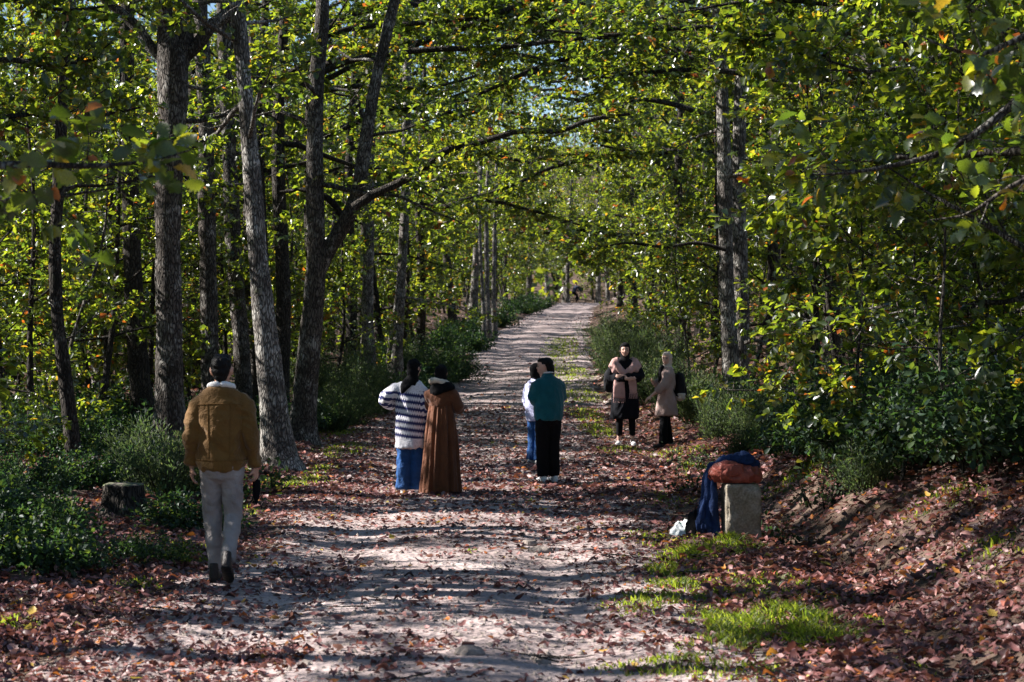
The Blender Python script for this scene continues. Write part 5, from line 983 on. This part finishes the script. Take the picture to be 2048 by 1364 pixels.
fuse('sweater', [loft([(0, 0, .85, .185, .145), (0, 0, .88, .195, .15), (0, 0, 1.0, .205, .155), (0, 0, 1.18, .205, .155), (0, 0, 1.31, .20, .135), (0, -.005, 1.385, .17, .108), (0, 0, 1.44, .09, .085), (0, 0, 1.475, .072, .072)], 24, .1), sleeve(J['shL'], J['elbL'], J['wriL'], (.085, .078, .07, .055), .95), sleeve(J['shR'], J['elbR'], J['wriR'], (.085, .078, .07, .055), .95)], TEA, t, .010, 3, .014, (8, 8, 6), 12, .001)
fuse('undershirt_collar', [loft([(.066 * math.cos(a), .066 * math.sin(a), 1.485 - .012 * math.sin(a), .012, .012) for a in np.linspace(0, 2 * math.pi, 24)], 8)], WSHOE, t, .006, 1)
fuse('hair', on_head([ell((0, -.018, 1.628), (.084, .10, .084)), ell((0, .03, 1.672), (.07, .075, .036)), ell((0, -.06, 1.56), (.072, .055, .085)), loft([(0, -.075, 1.58, .06, .045), (0, -.085, 1.50, .05, .035), (0, -.075, 1.45, .03, .022)], 12)], hr), HAIR, t, .008, 2, .004, (30, 30, 8), 2, .002)
face(t, hr, EYE, LIP)

# 5 --- the half-hidden one in the lilac jacket
LIL = plain('lilac_jacket', (.46, .47, .66), .75, .25, .3, 100, .1); NAV = plain('navy_yoke', (.02, .03, .07), .8)
t = ground_thing('person', 'person in a pale lilac jacket and blue jeans half hidden behind the teal sweater', 'person', 1072, 31.0, math.radians(-50), 1.47, group=PG)
J = joints(shR=(.165, 0, 1.38), elbR=(.235, -.02, 1.12), wriR=(.175, .08, .90), shL=(-.165, 0, 1.38), elbL=(-.23, -.02, 1.12), wriL=(-.2, .06, .88))
hr = body(t, J, SK2, yaw=-.3, vox=.011)
trousers(t, J, DEN, (.105, .095, .088, .09), .07, seed=14, wr=.009)
for k in 'LR': shoe(t, J, k, RUB, RUB)
jl = fuse('jacket', [loft([(0, 0, .74, .18, .15), (0, 0, .80, .185, .15), (0, 0, .84, .20, .16), (0, 0, 1.0, .205, .16), (0, 0, 1.2, .205, .155), (0, 0, 1.31, .20, .14), (0, 0, 1.39, .165, .11), (0, 0, 1.45, .09, .085)], 24, .1), sleeve(J['shL'], J['elbL'], J['wriL'], (.088, .08, .075, .06)), sleeve(J['shR'], J['elbR'], J['wriR'], (.088, .082, .078, .06))], LIL, t, .011, 3, .014, (6, 6, 14), 15)
fuse('hijab', on_head([ell((0, -.01, 1.618), (.094, .108, .108)), ell((0, -.02, 1.535), (.088, .09, .085)), ell((0, .02, 1.675), (.08, .1, .05)), loft([(0, -.01, 1.50, .07, .07), (0, 0, 1.43, .11, .10), (0, .02, 1.37, .12, .13)], 16)], hr), BLK, t, .010, 3, .004, (14, 14, 10), 16); fuse('yoke', [loft([(0, .01, 1.30, .10, .165), (0, .01, 1.40, .12, .13)], 16, .1)], NAV, jl, .012, 2)
face(t, hr, EYE, LIP)

# 6 --- the tall person with the pink scarf, facing us
PNK = plain('pink_scarf', (.46, .28, .255), .95, .1, .7, 60, .18); COAT = plain('black_coat', (.005, .0055, .008), .9, .12, .3)
t = ground_thing('person', 'person in a black coat and hijab with a fringed pink scarf, arms crossed', 'person', 1250, 35.3, math.pi, 1.71, group=PG)
J = joints(ankL=(-.13, .0, .085), ankR=(.1, 0, .085), kneeL=(-.11, .02, .48), kneeR=(.09, .02, .48), footL=(-.1, 1, 0), footR=(.25, 1, 0), shL=(-.17, 0, 1.38), elbL=(-.265, .04, 1.13), wriL=(.02, .225, 1.16), shR=(.17, 0, 1.38), elbR=(.265, .04, 1.13), wriR=(-.02, .245, 1.12))
hr = body(t, J, SK2, yaw=-.05, pitch=-.03, hands={'L': dict(d=(1, .05, .05), n=(0, -1, 0), side=1, curl=.3), 'R': dict(d=(-1, .05, .05), n=(0, -1, 0), side=-1, curl=.3)})
trousers(t, J, BLK, (.095, .08, .062, .05), .17, seed=18, wr=.005)
for k in 'LR': shoe(t, J, k, WSHOE, RUB)
fuse('coat', [loft([(0, 0, .46, .235, .18), (0, 0, .50, .24, .182), (0, 0, .7, .232, .175), (0, 0, .9, .205, .155), (0, 0, 1.1, .19, .145), (0, 0, 1.3, .195, .135), (0, 0, 1.385, .165, .105), (0, 0, 1.45, .085, .08)], 24, .05), sleeve(J['shL'], J['elbL'], J['wriL'], (.085, .075, .068, .055), .9), sleeve(J['shR'], J['elbR'], J['wriR'], (.085, .075, .068, .055), .9)], COAT, t, .011, 3, .016, (8, 8, 4), 19)
fuse('hijab', on_head([ell((0, -.018, 1.618), (.094, .105, .108)), ell((0, -.025, 1.54), (.088, .09, .085)), ell((0, .012, 1.672), (.078, .097, .052)), loft([(0, -.005, 1.505, .078, .075), (0, .01, 1.46, .075, .075), (0, .02, 1.40, .09, .10), (0, .04, 1.34, .07, .1)], 16)], hr), BLK, t, .009, 3, .004, (14, 14, 10), 20)
face(t, hr, EYE, LIP)
scf = fuse('scarf', [loft([(.105, .175, .80, .10, .022), (.105, .18, .95, .098, .024), (.10, .17, 1.12, .09, .028)], 16, .1, ref=(1, 0, 0)), loft([(-.13, .15, .87, .07, .02), (-.125, .165, 1.0, .068, .022), (-.11, .165, 1.12, .065, .026)], 16, .1, ref=(1, 0, 0)),
    loft([(-.02, .165, 1.17, .05, .03), (.06, .155, 1.24, .055, .035), (.13, .10, 1.33, .06, .045), (.165, .0, 1.40, .055, .055), (.13, -.09, 1.43, .05, .05), (0, -.125, 1.44, .055, .05), (-.13, -.09, 1.43, .05, .05), (-.165, .0, 1.40, .055, .055), (-.13, .10, 1.33, .06, .045), (-.06, .16, 1.24, .06, .035), (.02, .175, 1.17, .05, .03)], 12),
    loft([(-.145, .08, 1.24, .085, .07), (-.19, .02, 1.32, .085, .085), (-.14, -.01, 1.41, .08, .08)], 12), loft([(.145, .08, 1.24, .085, .07), (.19, .02, 1.32, .085, .085), (.14, -.01, 1.41, .08, .08)], 12)], PNK, t, .010, 3, .009, (16, 16, 6), 21)
tl = []
for c, zb, w_ in ((.105, .80, .095), (-.13, .87, .065)):
    for i in range(11): x = c - w_ + 2 * w_ * i / 10; tl.append((np.array([(x, .175, zb + .01), (x + .003 * math.sin(i * 3), .178, zb - .04), (x + .008 * math.sin(i * 2), .175, zb - .085)]), np.array([.004, .0035, .002])))
v, f = tubes(tl, 4); props(link('fringe', mesh('fringe', v, f, PNK, smooth=True), scf), kind='stuff')

# 7 --- the person in the beige jacket, seen from the side
BEI = plain('beige_jacket', (.30, .215, .19), .85, .2, .3, 120, .12); BEH = plain('beige_hijab', (.50, .41, .35), .9, .15, .4, 100, .1)
t = ground_thing('person', 'person in a beige hijab and long pinkish-beige jacket reaching one arm forward', 'person', 1334, 34.6, math.radians(100), 1.56, group=PG)
J = joints(ankL=(-.09, .10, .085), ankR=(.09, -.07, .085), kneeL=(-.085, .08, .48), kneeR=(.085, -.01, .48), footL=(.0, 1, 0), footR=(.15, 1, 0), shL=(-.165, 0, 1.37), elbL=(-.20, .11, 1.10), wriL=(-.15, .33, .93), shR=(.165, 0, 1.37), elbR=(.20, .09, 1.12), wriR=(.05, .26, 1.18))
hr = body(t, J, SK2, yaw=.95, pitch=-.03, hands={'L': dict(d=(.15, .75, -.6), n=(.2, .3, -.6), side=1, curl=.35), 'R': dict(d=(-.8, .4, .4), n=(0, -1, 0), side=-1)})
trousers(t, J, BLK, (.09, .082, .074, .072), .075, pel=(.155, .12), seed=24, wr=.005)
shoe(t, J, 'L', DSHOE, DSOLE); shoe(t, J, 'R', RUB, RUB)
fuse('jacket', [loft([(0, .01, .58, .215, .195), (0, .01, .62, .217, .195), (0, .005, .8, .208, .175), (0, 0, 1.0, .19, .148), (0, 0, 1.2, .19, .145), (0, 0, 1.31, .19, .13), (0, 0, 1.385, .16, .105), (0, 0, 1.45, .085, .08)], 24, .05), sleeve(J['shL'], J['elbL'], J['wriL'], (.085, .076, .07, .058), .55), sleeve(J['shR'], J['elbR'], J['wriR'], (.085, .076, .07, .055), .9)], BEI, t, .010, 3, .014, (8, 8, 5), 25)
fuse('hijab', on_head([ell((0, -.018, 1.618), (.095, .105, .108)), ell((0, -.025, 1.54), (.09, .09, .088)), ell((0, .012, 1.672), (.079, .097, .052)), loft([(0, -.005, 1.50, .075, .07), (0, .0, 1.46, .085, .085), (0, .0, 1.41, .12, .105)], 16)], hr), BEH, t, .009, 3, .004, (14, 14, 10), 26)
fuse('inner_scarf', [loft([(0, .07, 1.45, .06, .05), (-.01, .115, 1.38, .07, .04), (-.02, .135, 1.28, .07, .03), (-.03, .14, 1.17, .05, .025)], 14, ref=(1, 0, 0))], BLK, t, .010, 3, .005, (16, 16, 8), 27)
face(t, hr, EYE, LIP)
W7 = t

# backpacks are things of their own
def backpack(label, base, rz, W_, Hh, D, mats, scale=1.0, cream=False):
    t = thing('backpack', label, 'backpack', base, rz, None, scale)
    fuse('pack_body', [loft([(0, 0, .03, W_ * .42, D * .42), (0, 0, .07, W_ * .5, D * .5), (0, 0, Hh * .5, W_ * .5, D * .5), (0, 0, Hh * .82, W_ * .46, D * .42), (0, .01, Hh * .97, W_ * .33, D * .28)], 20, .4)], mats[0], t, .009, 3, .006, (9, 9, 6), 30)
    fuse('pocket', [loft([(0, -D * .42, Hh * .12, W_ * .34, D * .16), (0, -D * .46, Hh * .25, W_ * .38, D * .2), (0, -D * .42, Hh * .48, W_ * .34, D * .14)], 16, .5)], mats[0], t, .009, 2, .003)
    for s in (-1, 1):
        v, f = tubes([(np.array([(s * W_ * .25, D * .3, Hh * .93), (s * W_ * .3, D * .85, Hh * 1.02), (s * W_ * .40, D * 1.3, Hh * .88), (s * W_ * .52, D * 1.0, Hh * .55), (s * W_ * .5, D * .6, Hh * .25), (s * W_ * .38, D * .3, Hh * .12)]), np.full(6, .013))], 6); link('strap', mesh('strap', v, f, BLK, smooth=True), t)
    v, f = tubes([(np.array([(-.04, .02, Hh * .97), (-.03, .02, Hh * 1.05), (.03, .02, Hh * 1.05), (.04, .02, Hh * .97)]), np.full(4, .008))], 6); link('handle', mesh('handle', v, f, BLK, smooth=True), t)
    if cream: fuse('base_panel', [loft([(0, 0, .0, W_ * .40, D * .40), (0, 0, .03, W_ * .49, D * .49), (0, -.005, .10, W_ * .525, D * .53), (0, -.005, .115, W_ * .52, D * .52)], 20, .4)], mats[1], t, .009, 2)
    return t
VS = 1.0
BPK = plain('backpack_cloth', (.006, .006, .008), .8, .2, .3); BPC = plain('cream_canvas', (.55, .49, .42), .85)
p = Wd(1222, 786, 35.42); backpack('black backpack hanging from the elbow of the person with the pink scarf', (p[0], p[1], p[2]), math.radians(200), .26, .40, .16, (BPK, BPC))
c7 = W7.location; s7 = 1.56 / 1.7; q = np.array((0, -.235, .86)) * s7; q = rotz(math.radians(100)) @ q; backpack('black backpack with a cream base on the back of the person in beige', (c7.x + q[0], c7.y + q[1], c7.z + q[2]), math.radians(100), .30, .48, .20, (BPK, BPC), s7, True)

# ------------------------------------------------------------------ the stone post and what lies on and by it
def stone_post():
    Y = 19.6; x = (1482 - CX) * Y / F; z = float(gz(x, Y)) - .08; w = 36 * Y / F; top = CAMZ - (966 - HZ) * Y / F; H = top - z
    t = thing('stone_post', 'squat square stone post by the right verge with bags piled on top', 'post', (x, Y, z), math.radians(6))
    V, Fq = [], []; off = 0; n = 14
    for ax in range(3):
        for sgn in (-1, 1):
            u, vv = np.meshgrid(np.linspace(-1, 1, n), np.linspace(-1, 1, n * (2 if ax < 2 else 1))); c = np.zeros(u.shape + (3,)); a, b_ = [(1, 2), (0, 2), (0, 1)][ax]; c[..., ax] = sgn; c[..., a] = u; c[..., b_] = vv
            m_, k_ = u.shape; i = (np.arange(m_ - 1)[:, None] * k_ + np.arange(k_ - 1)[None]).ravel(); q = np.stack([i, i + 1, i + k_ + 1, i + k_], 1) + off; flip = (sgn < 0) ^ (ax == 1); Fq.append(q[:, ::-1] if flip else q); V.append(c.reshape(-1, 3)); off += m_ * k_
    V = np.concatenate(V); h = np.array([w, w * .85, H / 2]); P_ = V * h; rr = .022; inn = np.clip(P_, -(h - rr), h - rr); d = P_ - inn; P_ = inn + unit(d) * rr * (np.linalg.norm(d, axis=1, keepdims=True) > 1e-6)
    edge = (np.abs(V) > .86).sum(1) >= 2; nz = fbm(P_[:, 0] * 14, P_[:, 1] * 14, P_[:, 2] * 14, 3); P_ = P_ - unit(P_) * (np.where(edge, .026, .008) * np.clip(nz + .3, 0, 1.5))[:, None]; P_[:, 2] += H / 2
    m, nt, b = nodemat('post_stone'); tc = N(nt, 'ShaderNodeTexCoord'); n1 = N(nt, 'ShaderNodeTexNoise', i_Scale=6.0, i_Detail=6.0, i_Roughness=.7); n2 = N(nt, 'ShaderNodeTexNoise', i_Scale=60.0, i_Detail=3.0)
    for q in (n1, n2): nt.links.new(tc.outputs['Object'], q.inputs[0])
    c = ramp(nt, [(.3, (.14, .115, .075)), (.5, (.24, .205, .15)), (.68, (.36, .33, .28))], n1.outputs['Fac']); v_ = ramp(nt, [(.35, (.7, .7, .7)), (.65, (1.15, 1.15, 1.15))], n2.outputs['Fac']); nt.links.new(mixc(nt, 1.0, c.outputs[0], v_.outputs[0], 'MULTIPLY'), b.inputs['Base Color']); b.inputs['Roughness'].default_value = .93
    bp = N(nt, 'ShaderNodeBump', i_Strength=.6, i_Distance=.01); nt.links.new(n2.outputs['Fac'], bp.inputs['Height']); nt.links.new(bp.outputs[0], b.inputs['Normal'])
    link('post_block', mesh('post_block', P_, np.concatenate(Fq), m, smooth=True), t); return x, Y, top, w
PX, PY, PT, PW = stone_post()
LEA = plain('rust_leather', (.24, .055, .036), .5, .35, .25, 50, .15); DJ = plain('navy_denim', (.010, .026, .085), .85, .2, .5, 130, .35)
t = thing('handbag', 'rust-red leather bag slumped on top of the stone post', 'bag', (PX - .045, PY, PT))
hb = fuse('bag_body', [loft([(-.24, -.03, .085, .03, .05), (-.19, -.04, .095, .075, .08), (-.10, -.04, .10, .105, .10), (.02, -.03, .08, .092, .105), (.12, -.02, .07, .078, .10), (.195, -.01, .075, .07, .08), (.215, -.01, .075, .045, .06)], 18, .5, ref=(0, 0, 1))], LEA, t, .008, 2, .022, (10, 10, 14), 33, .002)
vs_ = hb.data.vertices; co = np.empty(len(vs_) * 3, np.float32); vs_.foreach_get('co', co); co = co.reshape(-1, 3); co[:, 2] = np.maximum(co[:, 2], .004 + .01 * vnoise(co[:, 0] * 20, co[:, 1] * 20, 0, 3) ** 2); vs_.foreach_set('co', co.ravel())
fuse('flap', [loft([(-.16, -.12, .13, .05, .014), (-.06, -.135, .125, .06, .014), (.05, -.12, .13, .055, .014)], 10, ref=(0, 0, 1))], LEA, t, .007, 2, .006)
v, f = tubes([(np.array([(-.2, -.05, .1), (-.255, -.06, .12), (-.265, -.05, .06), (-.225, -.05, .02), (-.17, -.06, .02)]), np.full(5, .008))], 6); link('strap', mesh('strap', v, f, LEA, smooth=True), t)
t = thing('denim_jacket', 'crumpled navy denim jacket heaped over the bag and hanging down the post\'s side', 'jacket', (PX - .045, PY + .03, PT))
fuse('jacket_heap', [loft([(-.22, .02, .15, .04, .03), (-.12, .03, .19, .09, .045), (0, .03, .21, .10, .06), (.10, .03, .205, .10, .06), (.19, .02, .15, .07, .05)], 14, .4, ref=(0, 1, 0)), ell((.08, .03, .26), (.03, .04, .04)), ell((.02, .06, .22), (.12, .06, .045)), ell((.16, .08, .14), (.06, .07, .07))], DJ, t, .008, 2, .022, (13, 13, 16), 34)
fuse('hanging_panel', [loft([(-.20, .06, .15, .05, .08), (-.245, .05, .02, .055, .095), (-.25, .05, -.15, .06, .11), (-.265, .04, -.3, .085, .12), (-.27, .02, -.42, .10, .12), (-.21, .0, -.52, .03, .05)], 18, .2, ref=(1, 0, 0)), loft([(-.25, -.04, .08, .03, .03), (-.285, -.05, -.12, .03, .035), (-.33, -.05, -.32, .03, .04), (-.35, -.04, -.42, .015, .02)], 10), loft([(-.22, -.05, .05, .02, .03), (-.215, -.07, -.2, .028, .035), (-.19, -.07, -.45, .022, .03), (-.175, -.06, -.54, .012, .015)], 10)], DJ, t, .008, 1, .022, (22, 22, 3), 35)
gzp = float(gz(PX - .33, PY + .05))
t = thing('shoulder_bag', 'black cloth bag on the ground against the post behind the hanging jacket', 'bag', (PX - .36, PY + .10, gzp))
fuse('bag_body', [loft([(0, 0, .02, .14, .09), (0, 0, .08, .15, .1), (.01, 0, .2, .12, .085), (.04, 0, .29, .06, .04)], 18, .4)], BLK, t, .010, 3, .015, (10, 10, 8), 36)
v, f = tubes([(np.array([(-.08, -.05, .2), (-.06, -.09, .3), (.03, -.08, .33), (.08, -.05, .25)]), np.full(4, .008))], 6); link('strap', mesh('strap', v, f, BLK, smooth=True), t)
def bag_mat():
    m, nt, b = nodemat('white_plastic'); tc = N(nt, 'ShaderNodeTexCoord'); n1 = N(nt, 'ShaderNodeTexNoise', i_Scale=9.0, i_Detail=1.0); n2 = N(nt, 'ShaderNodeTexNoise', i_Scale=11.0, i_Detail=1.0); mp = N(nt, 'ShaderNodeMapping'); mp.inputs['Location'].default_value = (3, 5, 1)
    nt.links.new(tc.outputs['Object'], mp.inputs[0]); nt.links.new(tc.outputs['Object'], n1.inputs[0]); nt.links.new(mp.outputs[0], n2.inputs[0])
    f1 = ramp(nt, [(.66, (0, 0, 0)), (.68, (1, 1, 1))], n1.outputs['Fac']); f2 = ramp(nt, [(.66, (0, 0, 0)), (.68, (1, 1, 1))], n2.outputs['Fac'])
    c = mixc(nt, f1.outputs[0], (.76, .78, .76), (.45, .03, .03)); c = mixc(nt, f2.outputs[0], c, (.05, .30, .16)); nt.links.new(c, b.inputs['Base Color']); b.inputs['Roughness'].default_value = .35; b.inputs['Subsurface Weight'].default_value = .15; b.inputs['Subsurface Radius'].default_value = (.02, .02, .02); return m
c = G(1370, 1074); t = thing('plastic_bag', 'crumpled white plastic bag with red and green print at the post\'s foot', 'bag', (c[0], c[1], float(gz(c[0], c[1]))))
fuse('bag_body', [loft([(0, 0, .01, .14, .10), (0, 0, .06, .15, .11), (.02, 0, .12, .11, .085), (.05, 0, .165, .05, .04)], 18, .4)], bag_mat(), t, .008, 1, .022, (13, 13, 13), 37, .004)
for s in (-1, 1): fuse('bag_handle', [loft([(.05 + s * .015, 0, .15, .02, .01), (.06 + s * .04, -.01, .19, .014, .006), (.05 + s * .055, -.02, .215, .008, .004)], 8)], BPC, t, .006, 1, .003)

# ------------------------------------------------------------------ the far rider
bx_, by_ = (1152 - CX) * 160 / F, 160.0; bz_ = float(gz(bx_, by_))
t = thing('bicycle', 'dark bicycle with a rider on it at the far end of the track', 'bicycle', (bx_, by_, bz_), math.radians(25))
for s in (-1, 1):
    a = np.linspace(0, 6.2832, 33); v, f = tubes([(np.stack([s * .52 + .33 * np.cos(a), 0 * a, .34 + .33 * np.sin(a)], 1), np.full(33, .02))], 6); w_ = link('wheel', mesh('wheel', v, f, DSOLE, smooth=True), t)
    v, f = tubes([(np.array([(s * .52, 0, .34), (s * .52 + .32 * math.cos(q), 0, .34 + .32 * math.sin(q))]), np.full(2, .003)) for q in np.linspace(0, 6.28, 12, endpoint=False)], 4); link('spokes', mesh('spokes', v, f, RUB), w_)
fr_ = [((-.52, 0, .34), (-.08, 0, .30)), ((-.08, 0, .30), (-.2, 0, .86)), ((-.2, 0, .80), (.38, 0, .82)), ((-.08, 0, .30), (.40, 0, .76)), ((.36, 0, .9), (.52, 0, .34)), ((-.52, 0, .34), (-.2, 0, .80))]
v, f = tubes([(np.array([p, q]), np.full(2, .018)) for p, q in fr_], 6); link('frame', mesh('frame', v, f, BLK, smooth=True), t)
v, f = tubes([(np.array([(.32, -.27, .98), (.38, -.1, .97), (.36, 0, .96), (.38, .1, .97), (.32, .27, .98)]), np.full(5, .014))], 6); link('handlebar', mesh('handlebar', v, f, BLK, smooth=True), t)
fuse('saddle', [loft([(-.32, 0, .9, .03, .09), (-.2, 0, .91, .03, .07), (-.08, 0, .9, .02, .03)], 10, ref=(0, 0, 1))], BLK, t, .012, 1)
NVY = plain('navy_top', (.02, .026, .05), .85)
t = thing('person', 'tiny rider in dark clothes on the bicycle at the far end of the track', 'person', (bx_, by_, bz_), math.radians(25 - 90))
J = joints(hipL=(-.09, -.22, .93), hipR=(.09, -.22, .93), kneeL=(-.1, .18, .74), ankL=(-.12, .02, .42), kneeR=(.1, .12, .55), ankR=(.12, -.04, .2), shL=(-.18, .02, 1.40), shR=(.18, .02, 1.40), elbL=(-.27, .18, 1.17), elbR=(.27, .18, 1.17), wriL=(-.27, .33, 1.02), wriR=(.27, .33, 1.02))
hr = body(t, J, SK, vox=.02); fuse('jacket', [loft([(0, -.22, .88, .17, .13), (0, -.18, 1.0, .18, .14), (0, -.08, 1.2, .2, .15), (0, 0, 1.36, .19, .13), (0, 0, 1.45, .09, .08)], 18), sleeve(J['shL'], J['elbL'], J['wriL']), sleeve(J['shR'], J['elbR'], J['wriR'])], NVY, t, .02, 3)
fuse('trousers', [loft([(0, -.22, .84, .16, .13), (0, -.22, .95, .16, .13)], 14)] + [limb(J['hip' + k], J['knee' + k], J['ank' + k], .1, .075, .06) for k in 'LR'], BLK, t, .02, 2); fuse('hair', on_head([ell((0, -.012, 1.635), (.085, .1, .08))], hr), HAIR, t, .02, 1)
